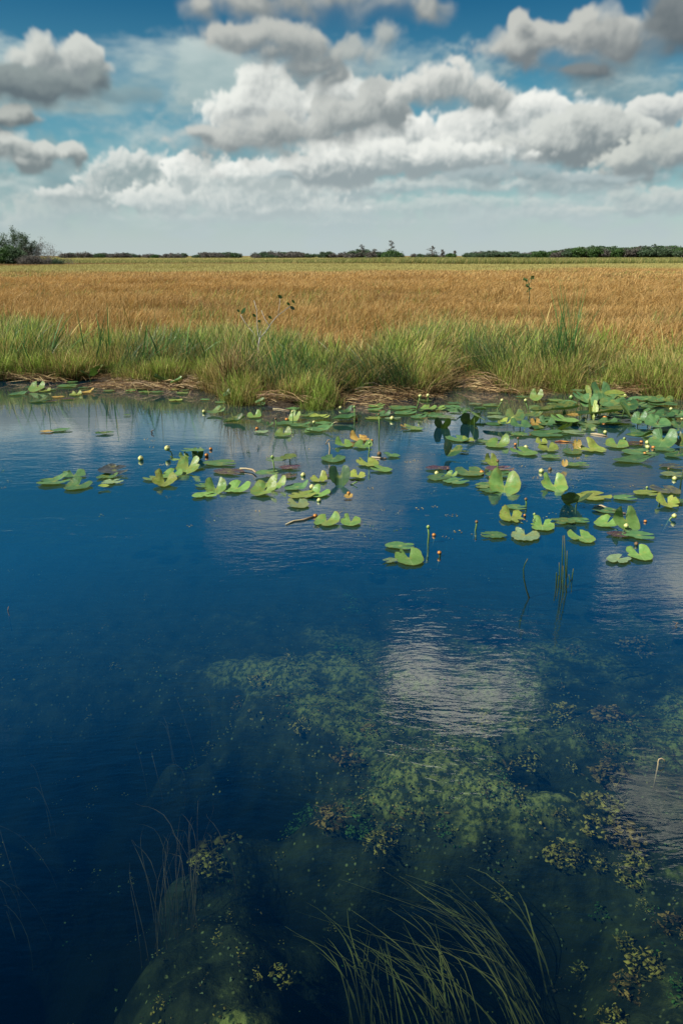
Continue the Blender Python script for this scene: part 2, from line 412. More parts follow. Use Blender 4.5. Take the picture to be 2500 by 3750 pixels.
# the rest of the sky (beside and behind the camera): the same scattered cumulus on a flat deck
inv = N.m('DIVIDE', 1.0, N.m('MAXIMUM', dz, 0.06))
deck = N.v('SCALE', N.comb(dx, dy, 0.0), inv)
dn0 = N.noise(deck, 1.3, 5.0, 0.55)
dn1 = N.noise(N.v('ADD', deck, (-0.06, -0.03, 0.0)), 1.3, 5.0, 0.55)
away = N.m('MAXIMUM', N.rng(N.m('ABSOLUTE', az), 48.0, 60.0), N.rng(el, 56.0, 64.0))
da = N.m('MULTIPLY', N.m('MULTIPLY', N.rng(dn0, 0.50, 0.60), away), N.rng(el, 2.0, 10.0))
dcol = N.mix(N.rng(N.m('SUBTRACT', dn0, dn1), -0.03, 0.04), (2.8, 3.2, 3.3), (7.0, 7.1, 6.8))
col = N.mix(da, col, dcol)
uv = N.comb(N.m('DIVIDE', N.m('SUBTRACT', az, AZ0), AZ1 - AZ0), N.m('DIVIDE', N.m('SUBTRACT', el, EL0), EL1 - EL0))
ti = N.new('ShaderNodeTexImage'); ti.image = cimg; ti.extension = 'CLIP'; ti.interpolation = 'Cubic'
N.link(uv, ti.inputs[0])
ccol = N.v('SCALE', ti.outputs[0], 1.0 / SKY_STRENGTH)
col = N.mix(ti.outputs[1], col, ccol)
# pale air near the horizon
col = N.mix(N.rng(el, 5.2, 0.0, 0.0, 0.86), col, (4.9, 5.75, 5.85))
N.link(N.v('SCALE', col, 0.675), bg.inputs[0])
world.cycles.sampling_method = 'MANUAL'
world.cycles.sample_map_resolution = 512

# ================================================================== materials
def mat(name, build, bump_dist=None):
    m_ = bpy.data.materials.new(name)
    m_.use_nodes = True
    m_.node_tree.nodes.clear()
    M = NT(m_.node_tree)
    o = M.new('ShaderNodeOutputMaterial')
    s = build(M)
    if s is not None: M.link(s, o.inputs[0])
    M.out = o
    return m_

def principled(M, col, rough=0.6, spec=0.4, normal=None, **kw):
    p = M.new('ShaderNodeBsdfPrincipled')
    M.put(p.inputs['Base Color'], col if isinstance(col, bpy.types.NodeSocket) else (*col, 1))
    M.put(p.inputs['Roughness'], rough)
    p.inputs['Specular IOR Level'].default_value = spec
    if normal is not None: M.link(normal, p.inputs['Normal'])
    return p.outputs[0]

def bump(M, h, strength=0.3, dist=0.01, normal=None):
    b = M.new('ShaderNodeBump')
    b.inputs['Strength'].default_value = strength
    b.inputs['Distance'].default_value = dist
    M.put(b.inputs['Height'], h)
    return b.outputs[0]

def leafy(M, col, trans=0.3, rough=0.5, spec=0.3, normal=None, tcol=None):
    p = principled(M, col, rough, spec, normal)
    t = M.new('ShaderNodeBsdfTranslucent')
    M.put(t.inputs[0], tcol if tcol is not None else col)
    x = M.new('ShaderNodeMixShader')
    x.inputs[0].default_value = trans
    M.link(p, x.inputs[1]); M.link(t.outputs[0], x.inputs[2])
    return x.outputs[0]

def attr(M, name, out='Fac'):
    a = M.new('ShaderNodeAttribute'); a.attribute_name = name
    return a.outputs[out]

# ================================================================== object helpers
MESH = {}
def mesh_obj(name, verts, faces, material, parent=None, loc=None, smooth=True, me=None):
    if me is None:
        me = bpy.data.meshes.new(name)
        me.from_pydata([tuple(v) for v in verts], [], faces)
        if smooth: me.polygons.foreach_set('use_smooth', [True] * len(me.polygons))
        if material: me.materials.append(material)
        me.update()
    o = bpy.data.objects.new(name, me)
    C.objects.link(o)
    if parent: o.parent = parent
    if loc is not None: o.location = loc
    return o

def tag(o, label, cat, group=None):
    o['label'] = label; o['category'] = cat
    if group: o['group'] = group
    return o

def thing(name, label, cat, loc=(0, 0, 0), rz=0.0, group=None):
    o = bpy.data.objects.new(name, None)
    C.objects.link(o); o.location = loc; o.rotation_euler = (0, 0, rz)
    o.empty_display_size = 0.1
    return tag(o, label, cat, group)

class MB:
    """collects tubes, ribbons and blobs into one mesh"""
    def __init__(s): s.v = []; s.f = []; s.c = []
    def tube(s, pts, rad, n=6, cap=True, c=None):
        pts = [Vector(p) for p in pts]
        if not isinstance(rad, (list, tuple)): rad = [rad] * len(pts)
        b0 = len(s.v)
        up = None
        for i, p in enumerate(pts):
            t = (pts[min(i + 1, len(pts) - 1)] - pts[max(i - 1, 0)])
            t = t.normalized() if t.length > 1e-9 else Vector((0, 0, 1))
            if up is None: up = t.orthogonal().normalized()
            up = (up - t * up.dot(t)); up = up.normalized() if up.length > 1e-6 else t.orthogonal().normalized()
            w = t.cross(up)
            for k in range(n):
                a = 2 * math.pi * k / n
                s.v.append(p + (up * math.cos(a) + w * math.sin(a)) * rad[i]); s.c.append(c if c is not None else i / max(1, len(pts) - 1))
        for i in range(len(pts) - 1):
            for k in range(n):
                a = b0 + i * n + k; b = b0 + i * n + (k + 1) % n
                s.f.append((a, b, b + n, a + n))
        if cap:
            s.f.append(tuple(b0 + (len(pts) - 1) * n + k for k in range(n)))
            s.f.append(tuple(b0 + n - 1 - k for k in range(n)))
        return s
    def ribbon(s, pts, wid, side, c0=0.0, fold=0.0):
        b0 = len(s.v); n = len(pts)
        side = Vector(side)
        for i, p in enumerate(pts):
            w = wid[i] if isinstance(wid, (list, tuple)) else wid
            p = Vector(p)
            s.v.append(p - side * w * 0.5); s.v.append(p + side * w * 0.5)
            h = i / (n - 1)
            s.c += [h, h]
        for i in range(n - 1):
            a = b0 + 2 * i
            s.f.append((a, a + 1, a + 3, a + 2))
        return s
    def blob(s, centre, rx, ry, rz, nu=8, nv=6, wob=0.0, rnd=random, rot=None):
        b0 = len(s.v); centre = Vector(centre)
        top = Vector((0, 0, rz)); bot = Vector((0, 0, -rz))
        vs = [bot]
        for j in range(1, nv):
            ph = -math.pi / 2 + math.pi * j / nv
            for i in range(nu):
                th = 2 * math.pi * i / nu
                w = 1 + wob * (rnd.random() - 0.5)
                vs.append(Vector((rx * math.cos(ph) * math.cos(th) * w, ry * math.cos(ph) * math.sin(th) * w, rz * math.sin(ph) * w)))
        vs.append(top)
        for v in vs:
            if rot: v = rot @ v
            s.v.append(centre + v); s.c.append((v.z / rz + 1) / 2)
        for i in range(nu):
            s.f.append((b0, b0 + 1 + (i + 1) % nu, b0 + 1 + i))
        for j in range(nv - 2):
            for i in range(nu):
                a = b0 + 1 + j * nu + i; b = b0 + 1 + j * nu + (i + 1) % nu
                s.f.append((a, b, b + nu, a + nu))
        l = len(s.v) - 1; q = b0 + 1 + (nv - 2) * nu
        for i in range(nu): s.f.append((q + i, q + (i + 1) % nu, l))
        return s
    def build(s, name, material, parent=None, loc=None, smooth=True, attrib='h'):
        o = mesh_obj(name, s.v, s.f, material, parent, loc, smooth)
        if attrib and len(s.c) == len(s.v):
            a = o.data.attributes.new(attrib, 'FLOAT', 'POINT'); a.data.foreach_set('value', s.c)
        return o

def np_mesh(name, V, F4, material, attrs=None, smooth=True, link=True):
    """fast mesh from numpy: V (n,3), F4 (m,4) quads or (m,3) triangles"""
    me = bpy.data.meshes.new(name)
    n, m_ = len(V), len(F4); k = F4.shape[1]
    me.vertices.add(n); me.vertices.foreach_set('co', np.ascontiguousarray(V, np.float32).ravel())
    me.loops.add(m_ * k); me.loops.foreach_set('vertex_index', np.ascontiguousarray(F4, np.int32).ravel())
    me.polygons.add(m_); me.polygons.foreach_set('loop_start', np.arange(0, m_ * k, k, dtype=np.int32))
    me.polygons.foreach_set('loop_total', np.full(m_, k, np.int32))
    if smooth: me.polygons.foreach_set('use_smooth', np.ones(m_, bool))
    me.update(calc_edges=True)
    for a, d in (attrs or {}).items():
        if d.ndim == 1:
            q = me.attributes.new(a, 'FLOAT', 'POINT'); q.data.foreach_set('value', np.ascontiguousarray(d, np.float32))
        else:
            q = me.attributes.new(a, 'FLOAT_VECTOR', 'POINT'); q.data.foreach_set('vector', np.ascontiguousarray(d, np.float32).ravel())
    if material: me.materials.append(material)
    o = bpy.data.objects.new(name, me)
    if link: C.objects.link(o)
    return o

# ================================================================== bank line and ground relief
_bank_px = [(-900, 1400), (-300, 1395), (0, 1392), (130, 1398), (300, 1392), (420, 1398), (560, 1416), (700, 1412), (790, 1432), (850, 1475), (960, 1492), (1050, 1497), (1200, 1490), (1300, 1478),
            (1440, 1468), (1560, 1444), (1620, 1424), (1660, 1402), (1730, 1398), (1790, 1412), (1850, 1436), (1960, 1440), (2100, 1432), (2220, 1430), (2330, 1440), (2430, 1452), (2520, 1462), (2900, 1470), (3500, 1450)]
_bp = [at(a, b) for a, b in _bank_px]
BX = np.array([p.x for p in _bp]); BY = np.array([p.y for p in _bp])
BX = np.concatenate([[-2000], BX, [2000]]); BY = np.concatenate([[BY[0]], BY, [BY[-1]]])
def bank_y(x):
    return np.interp(x, BX, BY) + 0.10 * np.sin(np.asarray(x) * 5.1) + 0.07 * np.sin(np.asarray(x) * 11.3 + 1)

# shoals (bright marl) and holes in the bed: photo px centre, metres radius, height change
BED = -0.70
_bumps = []
for px, py, rx, ry, h in [(1660, 2900, 0.55, 0.42, 0.11), (1480, 2920, 0.4, 0.3, 0.08), (1900, 3040, 0.35, 0.15, 0.08), (1130, 3650, 0.9, 0.34, 0.10), (650, 3450, 0.6, 0.3, 0.03), (1180, 2620, 0.8, 0.4, 0.12),
                          (2180, 3060, 0.22, 0.10, 0.06), (2000, 2700, 0.8, 0.25, 0.03), (1100, 2480, 1.0, 0.4, 0.10), (780, 3000, 0.25, 0.3, 0.16), (2350, 3350, 0.6, 0.4, -0.10), (2350, 2950, 0.5, 0.3, -0.12),
                          (350, 3020, 0.8, 0.7, -0.45), (60, 3450, 0.7, 0.6, -0.6), (-200, 3700, 0.9, 0.5, -0.9), (950, 2850, 0.45, 0.25, -0.35), (1130, 3120, 0.4, 0.2, -0.35), (1650, 3250, 0.7, 0.16, -0.45), (1450, 3500, 0.5, 0.35, -0.55), (1900, 3500, 0.4, 0.4, -0.4), (200, 2700, 1.2, 0.6, -0.4), (2000, 2880, 0.3, 0.2, -0.3)]:
    p = at(px, py, BED)
    _bumps.append((p.x, p.y, rx, ry, h))
def bed_z(x, y):
    z = BED + 0.09 * (fbm2(x, y, 0.55, 4, 501) - 0.5) * 2 - 0.03 * np.clip(y - 3, 0, 4)
    wv_ = 0.35 * (fbm2(x, y, 2.2, 3, 560) - 0.5)
    for cx, cy, rx, ry, h in _bumps:
        d2 = ((x - cx) / (rx * 0.72) + wv_ * 4) ** 2 + ((y - cy) / (ry * 0.8) + wv_ * 3) ** 2
        z = z + h * np.exp(-d2 * 0.9)
    z = z + 0.12 * (fbm2(x, y, 3.0, 5, 520) - 0.5) + 0.035 * worley(x, y, 6.0, 530) + 0.02 * worley(x, y, 15.0, 531)
    return z
def ground_z(x, y):
    t = (y - bank_y(x))
    z = bed_z(x, y)
    land = 0.05 + 0.05 * (fbm2(x, y, 0.8, 3, 540) - 0.5) + 0.02 * (fbm2(x, y, 5.0, 3, 541) - 0.5)
    s = sstep(t, -0.9, 0.22)
    return z * (1 - s) + land * s

def grid(xs, ys):
    X, Y = np.meshgrid(xs, ys)
    nx, ny = len(xs), len(ys)
    idx = np.arange(nx * ny).reshape(ny, nx)
    F = np.stack([idx[:-1, :-1], idx[:-1, 1:], idx[1:, 1:], idx[1:, :-1]], -1).reshape(-1, 4)
    return X, Y, F

# ------------------------------------------------------------------ ground (lake bed, bank and marsh in one sheet)
def build_ground_mat(M):
    g = M.new('ShaderNodeNewGeometry'); P = g.outputs['Position']
    x, y, z = M.sep(P)
    big = M.noise(P, 1.9, 6, 0.65)
    mid = M.noise(P, 7.0, 6, 0.65)
    fine = M.noise(P, 38.0, 4, 0.6)
    vor = M.voro(P, 26.0, 'F1')
    marl = M.mix(mid, (0.17, 0.17, 0.04), (0.48, 0.42, 0.12))
    marl = M.mix(M.rng(fine, 0.42, 0.62), marl, (0.045, 0.06, 0.02))
    marl = M.mix(M.rng(M.noise(P, 16.0, 5, 0.7), 0.48, 0.60), marl, (0.03, 0.04, 0.015))
    algae = M.mix(M.rng(mid, 0.35, 0.7), (0.012, 0.016, 0.009), (0.060, 0.062, 0.028))
    algae = M.mix(M.m('MULTIPLY', M.rng(vor, 0.24, 0.08), M.rng(fine, 0.40, 0.6)), algae, (0.34, 0.31, 0.12))
    hf = M.m('ADD', M.rng(z, -0.86, -0.52), M.m('MULTIPLY', M.m('SUBTRACT', big, 0.5), 2.8))
    hf = M.m('ADD', hf, M.m('MULTIPLY', M.m('SUBTRACT', mid, 0.5), 1.1))
    bed = M.mix(M.rng(hf, 0.45, 1.05), algae, marl)
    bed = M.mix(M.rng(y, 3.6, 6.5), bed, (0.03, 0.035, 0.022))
    bed = M.mix(M.rng(z, -0.80, -1.1), bed, (0.006, 0.007, 0.007))  # deep holes coloured near black, painting in the darkened lower left corner
    mud = M.mix(mid, (0.020, 0.015, 0.010), (0.07, 0.05, 0.03))
    mud = M.mix(M.rng(y, 13.0, 18.0), mud, M.mix(mid, (0.10, 0.07, 0.025), (0.24, 0.16, 0.06)))
    c = M.mix(M.rng(z, -0.35, -0.05), bed, mud)
    n = bump(M, M.m('ADD', mid, M.m('MULTIPLY', fine, 0.4)), 0.8, 0.03)
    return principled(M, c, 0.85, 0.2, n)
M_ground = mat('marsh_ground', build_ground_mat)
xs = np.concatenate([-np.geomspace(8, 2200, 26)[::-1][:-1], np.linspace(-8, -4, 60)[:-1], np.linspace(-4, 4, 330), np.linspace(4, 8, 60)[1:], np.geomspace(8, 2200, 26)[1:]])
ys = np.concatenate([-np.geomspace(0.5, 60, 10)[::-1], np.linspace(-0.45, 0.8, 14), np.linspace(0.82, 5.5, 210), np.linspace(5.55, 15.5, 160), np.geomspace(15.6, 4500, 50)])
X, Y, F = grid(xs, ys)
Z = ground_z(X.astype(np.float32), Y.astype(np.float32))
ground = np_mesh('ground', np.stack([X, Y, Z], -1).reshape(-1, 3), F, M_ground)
ground['kind'] = 'structure'
del X, Y, Z

# ------------------------------------------------------------------ water
# rippled mirror over a clear, faintly blue body: Fresnel share reflects, the rest sees the bed through the absorbing volume;
# a blue veil in the surface colour stands in for scattered light
def build_water(M):
    g = M.new('ShaderNodeNewGeometry'); P = g.outputs['Position']; I = g.outputs['Incoming']
    x, y, z = M.sep(P)
    Pw = M.v('ADD', P, M.v('SCALE', M.noise(P, 0.9, 2, 0.5, color=True), 0.35))
    a1 = M.noise(M.v('MULTIPLY', Pw, (1.0, 2.6, 1.0)), 3.2, 3, 0.6)
    a2 = M.noise(M.v('MULTIPLY', M.v('ADD', Pw, (3.0, 0.0, 0.0)), (1.1, 2.9, 1.0)), 11.0, 3, 0.6)
    a3 = M.noise(M.v('MULTIPLY', Pw, (1.3, 2.4, 1.0)), 30.0, 2, 0.5)
    gust = M.rng(M.noise(M.v('MULTIPLY', P, (0.6, 1.4, 1.0)), 0.55, 3, 0.5), 0.32, 0.66, 0.35, 1.25)
    h = M.m('MULTIPLY_ADD', a1, 0.040, M.m('MULTIPLY_ADD', a2, 0.0135, M.m('MULTIPLY', a3, 0.0030)))
    h = M.m('MULTIPLY', M.m('MULTIPLY', h, gust), M.rng(y, 5.5, 9.0, 1.0, 0.30))     # calmer in the lee of the reeds
    b = M.new('ShaderNodeBump'); b.inputs['Strength'].default_value = 1.0; b.inputs['Distance'].default_value = 1.0
    M.link(M.m('MULTIPLY', h, 0.062), b.inputs['Height'])
    nrm = b.outputs[0]
    cn = M.m('ABSOLUTE', M.v('DOT_PRODUCT', nrm, I, out=1))
    fr = M.m('MULTIPLY_ADD', M.m('POWER', M.m('SUBTRACT', 1.0, M.m('MINIMUM', cn, 1.0)), 2.4), 0.92, 0.060)
    gl = M.new('ShaderNodeBsdfAnisotropic'); gl.inputs['Color'].default_value = (1, 1, 1, 1); gl.inputs['Roughness'].default_value = 0.035
    M.link(nrm, gl.inputs['Normal'])
    ct = M.m('ABSOLUTE', M.v('DOT_PRODUCT', I, (0.0, 0.0, 1.0), out=1))
    # painted blue veil, raised toward shallow view angles
    veil_mix = M.m('SUBTRACT', 1.0, M.m('EXPONENT', M.m('DIVIDE', -WATER_VEIL, M.m('POWER', M.m('MAXIMUM', ct, 0.33), 3.4))))
    df = M.new('ShaderNodeBsdfDiffuse'); df.inputs[0].default_value = (*WATER_VEIL_COL, 1)
    tr = M.new('ShaderNodeBsdfTransparent'); tr.inputs[0].default_value = (0.96, 0.98, 1.0, 1)
    m1 = M.new('ShaderNodeMixShader'); M.link(veil_mix, m1.inputs[0]); M.link(tr.outputs[0], m1.inputs[1]); M.link(df.outputs[0], m1.inputs[2])
    m2 = M.new('ShaderNodeMixShader'); M.link(fr, m2.inputs[0]); M.link(m1.outputs[0], m2.inputs[1]); M.link(gl.outputs[0], m2.inputs[2])
    return m2.outputs[0]
WATER_VEIL = 0.0040
WATER_VEIL_COL = (0.003, 0.14, 0.27)
M_water = mat('water', build_water)
M = NT(M_water.node_tree)
va = M.new('ShaderNodeVolumeAbsorption'); va.inputs['Color'].default_value = (0.42, 0.60, 0.50, 1); va.inputs['Density'].default_value = 1.35
M.link(va.outputs[0], [n for n in M_water.node_tree.nodes if n.type == 'OUTPUT_MATERIAL'][0].inputs['Volume'])
wv = []
for z in (-3.0, 0.0):
    wv += [(-400, -58, z), (400, -58, z), (400, 60, z), (-400, 60, z)]
water = mesh_obj('water', wv, [(0, 3, 2, 1), (4, 5, 6, 7), (0, 1, 5, 4), (1, 2, 6, 5), (2, 3, 7, 6), (3, 0, 4, 7)], M_water, smooth=False)
water['kind'] = 'structure'

# ================================================================== grasses
def blades(n, Rr, h0, h1, w0, w1, lean=(0.0, 0.0), lean_sd=0.18, bend=0.35, seg=4, seed=0, droop=0.0, tipw=0.15, zj=0.0, rect=False):
    r = np.random.default_rng(seed)
    if rect: bx = r.uniform(-Rr, Rr, n); by = r.uniform(-Rr, Rr, n)
    else:
        a = r.uniform(0, 2 * np.pi, n); q = Rr * np.sqrt(r.random(n)); bx, by = q * np.cos(a), q * np.sin(a)
    H = r.uniform(h0, h1, n); W = r.uniform(w0, w1, n)
    lx = lean[0] + r.normal(0, lean_sd, n); ly = lean[1] + r.normal(0, lean_sd, n)
    ba = r.uniform(0, 2 * np.pi, n); bb = bend * r.random(n)
    cx, cy = lx + 0 * ba, ly
    fa = r.uniform(0, np.pi, n)                       # facing of the flat of the blade
    t = np.linspace(0, 1, seg + 1)
    V = np.zeros((n, seg + 1, 2, 3)); hh = np.zeros((n, seg + 1, 2))
    for i, ti in enumerate(t):
        ox = bx + H * (lx * ti + (lx * 0.9 + bb * np.cos(ba)) * ti * ti)
        oy = by + H * (ly * ti + (ly * 0.9 + bb * np.sin(ba)) * ti * ti)
        horiz = np.hypot(lx * 1.9 + bb * np.cos(ba), ly * 1.9 + bb * np.sin(ba))
        oz = H * (ti - 0.18 * horiz * ti * ti - droop * r.random(n) * ti ** 3) + zj
        w = W * (1 - (1 - tipw) * ti ** 1.6) * 0.5
        V[:, i, 0] = np.stack([ox - np.cos(fa) * w, oy - np.sin(fa) * w, oz], -1)
        V[:, i, 1] = np.stack([ox + np.cos(fa) * w, oy + np.sin(fa) * w, oz], -1)
        hh[:, i, :] = ti
    idx = np.arange(n * (seg + 1) * 2).reshape(n, seg + 1, 2)
    F = np.stack([idx[:, :-1, 0], idx[:, :-1, 1], idx[:, 1:, 1], idx[:, 1:, 0]], -1).reshape(-1, 4)
    rn = np.repeat(r.random(n), (seg + 1) * 2)
    return V.reshape(-1, 3), F, hh.ravel(), rn

def straw(n, Rr, L0, L1, w, zmax, seed, seg=4):
    """tangle of dead stems lying and arching"""
    r = np.random.default_rng(seed)
    V = []; F = []; H = []; Rn = []
    a = r.uniform(0, 2 * np.pi, n); q = Rr * np.sqrt(r.random(n)); bx, by = q * np.cos(a), q * np.sin(a)
    th = r.normal(0.0, 0.75, n) + np.where(r.random(n) < 0.5, 0, np.pi); L = r.uniform(L0, L1, n); arch = r.random(n) * zmax; z0 = r.random(n) * zmax * 0.5
    t = np.linspace(0, 1, seg + 1)
    Vv = np.zeros((n, seg + 1, 2, 3)); hh = np.zeros((n, seg + 1, 2))
    cur = r.normal(0, 0.5, n)
    for i, ti in enumerate(t):
        ox = bx + np.cos(th + cur * ti) * L * (ti - 0.5); oy = by + np.sin(th + cur * ti) * L * (ti - 0.5)
        oz = z0 + arch * 4 * ti * (1 - ti) * 0.7
        Vv[:, i, 0] = np.stack([ox, oy - w * 0.3, oz - w / 2], -1); Vv[:, i, 1] = np.stack([ox + w * 0.3, oy + w * 0.3, oz + w / 2], -1)
        hh[:, i, :] = r.random()
    idx = np.arange(n * (seg + 1) * 2).reshape(n, seg + 1, 2)
    F = np.stack([idx[:, :-1, 0], idx[:, :-1, 1], idx[:, 1:, 1], idx[:, 1:, 0]], -1).reshape(-1, 4)
    return Vv.reshape(-1, 3), F, hh.ravel(), np.repeat(r.random(n), (seg + 1) * 2)

def build_grass(stops, alt=None, alt_amt=0.3, trans=0.35, patch=None, rough=0.55, var=0.85):
    def b(M):
        h = attr(M, 'h'); rn = attr(M, 'rnd')
        g = M.new('ShaderNodeNewGeometry')
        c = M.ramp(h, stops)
        if alt is not None:
            c2 = M.ramp(h, alt)
            big = M.noise(M.v('MULTIPLY', g.outputs['Position'], (1, 1, 0)), 0.9, 4, 0.6)
            f = M.rng(M.m('ADD', rn, M.m('MULTIPLY', M.m('SUBTRACT', big, 0.5), 2.4)), 1.0 - alt_amt - 0.1, 1.0 - alt_amt + 0.1)
            c = M.mix(f, c, c2)
        if patch is not None: c = patch(M, c, g.outputs['Position'], h, rn)
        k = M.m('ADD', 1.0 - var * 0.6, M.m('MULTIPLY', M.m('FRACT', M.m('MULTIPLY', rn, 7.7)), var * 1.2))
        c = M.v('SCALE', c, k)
        return leafy(M, c, trans, rough, 0.25)
    return b

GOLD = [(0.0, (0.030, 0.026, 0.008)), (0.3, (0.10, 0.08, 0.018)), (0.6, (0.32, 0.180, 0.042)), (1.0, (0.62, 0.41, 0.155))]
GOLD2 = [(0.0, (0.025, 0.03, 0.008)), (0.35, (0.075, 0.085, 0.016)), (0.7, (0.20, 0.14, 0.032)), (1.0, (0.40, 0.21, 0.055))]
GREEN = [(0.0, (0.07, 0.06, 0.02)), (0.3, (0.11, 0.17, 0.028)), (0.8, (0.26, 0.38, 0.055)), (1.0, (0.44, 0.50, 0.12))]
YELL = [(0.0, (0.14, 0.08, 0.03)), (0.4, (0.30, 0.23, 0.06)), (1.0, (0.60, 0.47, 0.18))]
def far_patch(M, c, P, h, rn):
    """species change with distance: golden sedge, a pale green swale, then taller green sawgrass"""
    x, y, z = M.sep(P)
    nz = M.noise(M.v('MULTIPLY', P, (0.35, 1.0, 0)), 0.05, 4, 0.6)
    yy = M.m('MULTIPLY_ADD', M.m('SUBTRACT', nz, 0.5), 60.0, y)
    yy = M.m('MULTIPLY_ADD', x, -0.40, yy)
    green = M.ramp(h, [(0.0, (0.05, 0.06, 0.015)), (0.5, (0.15, 0.19, 0.045)), (1.0, (0.44, 0.40, 0.13))])
    brown = M.ramp(h, [(0.0, (0.05, 0.03, 0.012)), (0.5, (0.15, 0.09, 0.03)), (1.0, (0.27, 0.15, 0.055))])
    c = M.mix(M.m('MULTIPLY', M.rng(yy, 62.0, 74.0), 0.85), c, green)
    c = M.mix(M.m('MULTIPLY', M.rng(yy, 112.0, 125.0), 0.9), c, brown)
    c = M.mix(M.m('MULTIPLY', M.rng(yy, 150.0, 165.0), 0.9), c, green)
    # scattered darker tussocks
    d = M.noise(M.v('MULTIPLY', P, (0.5, 1.0, 0)), 0.30, 4, 0.6)
    return M.mix(M.rng(d, 0.56, 0.68, 0.0, 0.75), c, brown)
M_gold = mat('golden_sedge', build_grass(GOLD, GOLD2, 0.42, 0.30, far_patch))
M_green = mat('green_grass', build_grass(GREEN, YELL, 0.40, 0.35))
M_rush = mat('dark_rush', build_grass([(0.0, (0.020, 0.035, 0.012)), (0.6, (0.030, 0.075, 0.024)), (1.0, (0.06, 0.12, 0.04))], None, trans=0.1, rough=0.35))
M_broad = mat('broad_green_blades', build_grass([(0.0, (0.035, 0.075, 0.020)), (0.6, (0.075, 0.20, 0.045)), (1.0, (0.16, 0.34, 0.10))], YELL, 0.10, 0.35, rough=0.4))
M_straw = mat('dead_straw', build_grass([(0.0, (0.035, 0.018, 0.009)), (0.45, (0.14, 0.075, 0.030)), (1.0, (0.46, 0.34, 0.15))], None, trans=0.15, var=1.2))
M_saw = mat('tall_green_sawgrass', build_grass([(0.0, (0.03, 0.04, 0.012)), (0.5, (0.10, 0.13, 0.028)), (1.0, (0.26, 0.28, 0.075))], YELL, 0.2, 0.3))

def template(name, parts_, coll):
    """a clump mesh with one or more blade sets"""
    Vs = []; Fs = []; Hs = []; Rs = []; Ms = []; off = 0; mats = []
    for (V, F, H, Rn), m_ in parts_:
        Vs.append(V); Fs.append(F + off); Hs.append(H); Rs.append(Rn); off += len(V)
        if m_ not in mats: mats.append(m_)
        Ms.append(np.full(len(F), mats.index(m_), np.int32))
    o = np_mesh(name, np.concatenate(Vs), np.concatenate(Fs), None, {'h': np.concatenate(Hs), 'rnd': np.concatenate(Rs)}, smooth=False, link=False)
    for m_ in mats: o.data.materials.append(m_)
    o.data.polygons.foreach_set('material_index', np.concatenate(Ms))
    coll.objects.link(o)
    return o

def scatter(name, pts, rots, scales, idx, coll, label, cat):
    """one object that instances the clumps of coll on points"""
    me = bpy.data.meshes.new(name)
    me.vertices.add(len(pts)); me.vertices.foreach_set('co', np.ascontiguousarray(pts, np.float32).ravel())
    a = me.attributes.new('rot', 'FLOAT_VECTOR', 'POINT'); a.data.foreach_set('vector', np.ascontiguousarray(rots, np.float32).ravel())
    a = me.attributes.new('scl', 'FLOAT_VECTOR', 'POINT'); a.data.foreach_set('vector', np.ascontiguousarray(scales, np.float32).ravel())
    a = me.attributes.new('idx', 'INT', 'POINT'); a.data.foreach_set('value', np.ascontiguousarray(idx, np.int32))
    o = bpy.data.objects.new(name, me); C.objects.link(o)
    ng = bpy.data.node_groups.new(name + '_nodes', 'GeometryNodeTree')
    ng.interface.new_socket('Geometry', in_out='INPUT', socket_type='NodeSocketGeometry')
    ng.interface.new_socket('Geometry', in_out='OUTPUT', socket_type='NodeSocketGeometry')
    n = ng.nodes; gi = n.new('NodeGroupInput'); go = n.new('NodeGroupOutput')
    ip = n.new('GeometryNodeInstanceOnPoints'); ci = n.new('GeometryNodeCollectionInfo')
    ci.inputs['Collection'].default_value = coll; ci.inputs['Separate Children'].default_value = True; ci.inputs['Reset Children'].default_value = True
    def na(nm, dt):
        q = n.new('GeometryNodeInputNamedAttribute'); q.data_type = dt; q.inputs[0].default_value = nm; return q.outputs[0]
    l = ng.links.new
    l(gi.outputs[0], ip.inputs['Points']); l(ci.outputs[0], ip.inputs['Instance']); ip.inputs['Pick Instance'].default_value = True
    l(na('idx', 'INT'), ip.inputs['Instance Index'])
    er = n.new('FunctionNodeEulerToRotation'); l(na('rot', 'FLOAT_VECTOR'), er.inputs[0]); l(er.outputs[0], ip.inputs['Rotation'])
    l(na('scl', 'FLOAT_VECTOR'), ip.inputs['Scale']); l(ip.outputs[0], go.inputs[0])
    md = o.modifiers.new('scatter', 'NODES'); md.node_group = ng
    o['kind'] = 'stuff'
    tag(o, label, cat)
    return o

def hidden_coll(name):
    return bpy.data.collections.new(name)        # never linked to the scene: only instanced

def rnd_rots(n, r, tilt=0.06, full=True, az=0.0):
    z = r.uniform(0, 2 * np.pi, n) if full else r.normal(az, 0.35, n)
    return np.stack([r.normal(0, tilt, n), r.normal(0, tilt, n), z], -1)

rg = np.random.default_rng(11)
# ---- bank fringe: short green and straw-coloured grass growing at the water's edge
cA = hidden_coll('fringe_clumps')
for i in range(6):
    template('a%d' % i, [(blades(20, 0.15, 0.14, 0.50, 0.008, 0.016, (0.03, -0.01), 0.13, 0.22, 4, 100 + i), M_green),
                         (blades(10, 0.17, 0.10, 0.42, 0.006, 0.011, (0.05, -0.08), 0.40, 1.0, 4, 140 + i), M_straw)], cA)
n = 8200
x = rg.uniform(-8.0, 8.0, n); t = np.abs(rg.normal(0, 1, n)) ** 1.1 * 1.0 - 0.10
y = bank_y(x) + t
s = np.clip(0.55 + 0.42 * t, 0.5, 1.5) * rg.uniform(0.75, 1.25, n)
keep = ~((x < at(430, 1400).x) & (t < 0.04))
keep &= ~((x > at(430, 1400).x) & (x < at(700, 1400).x) & (t < -0.04))
keep &= fbm2(x, y, 1.4, 3, 900) > 0.40
s *= 0.7 + 0.7 * fbm2(x, y, 0.9, 3, 905)
x, y, s = x[keep], y[keep], s[keep]
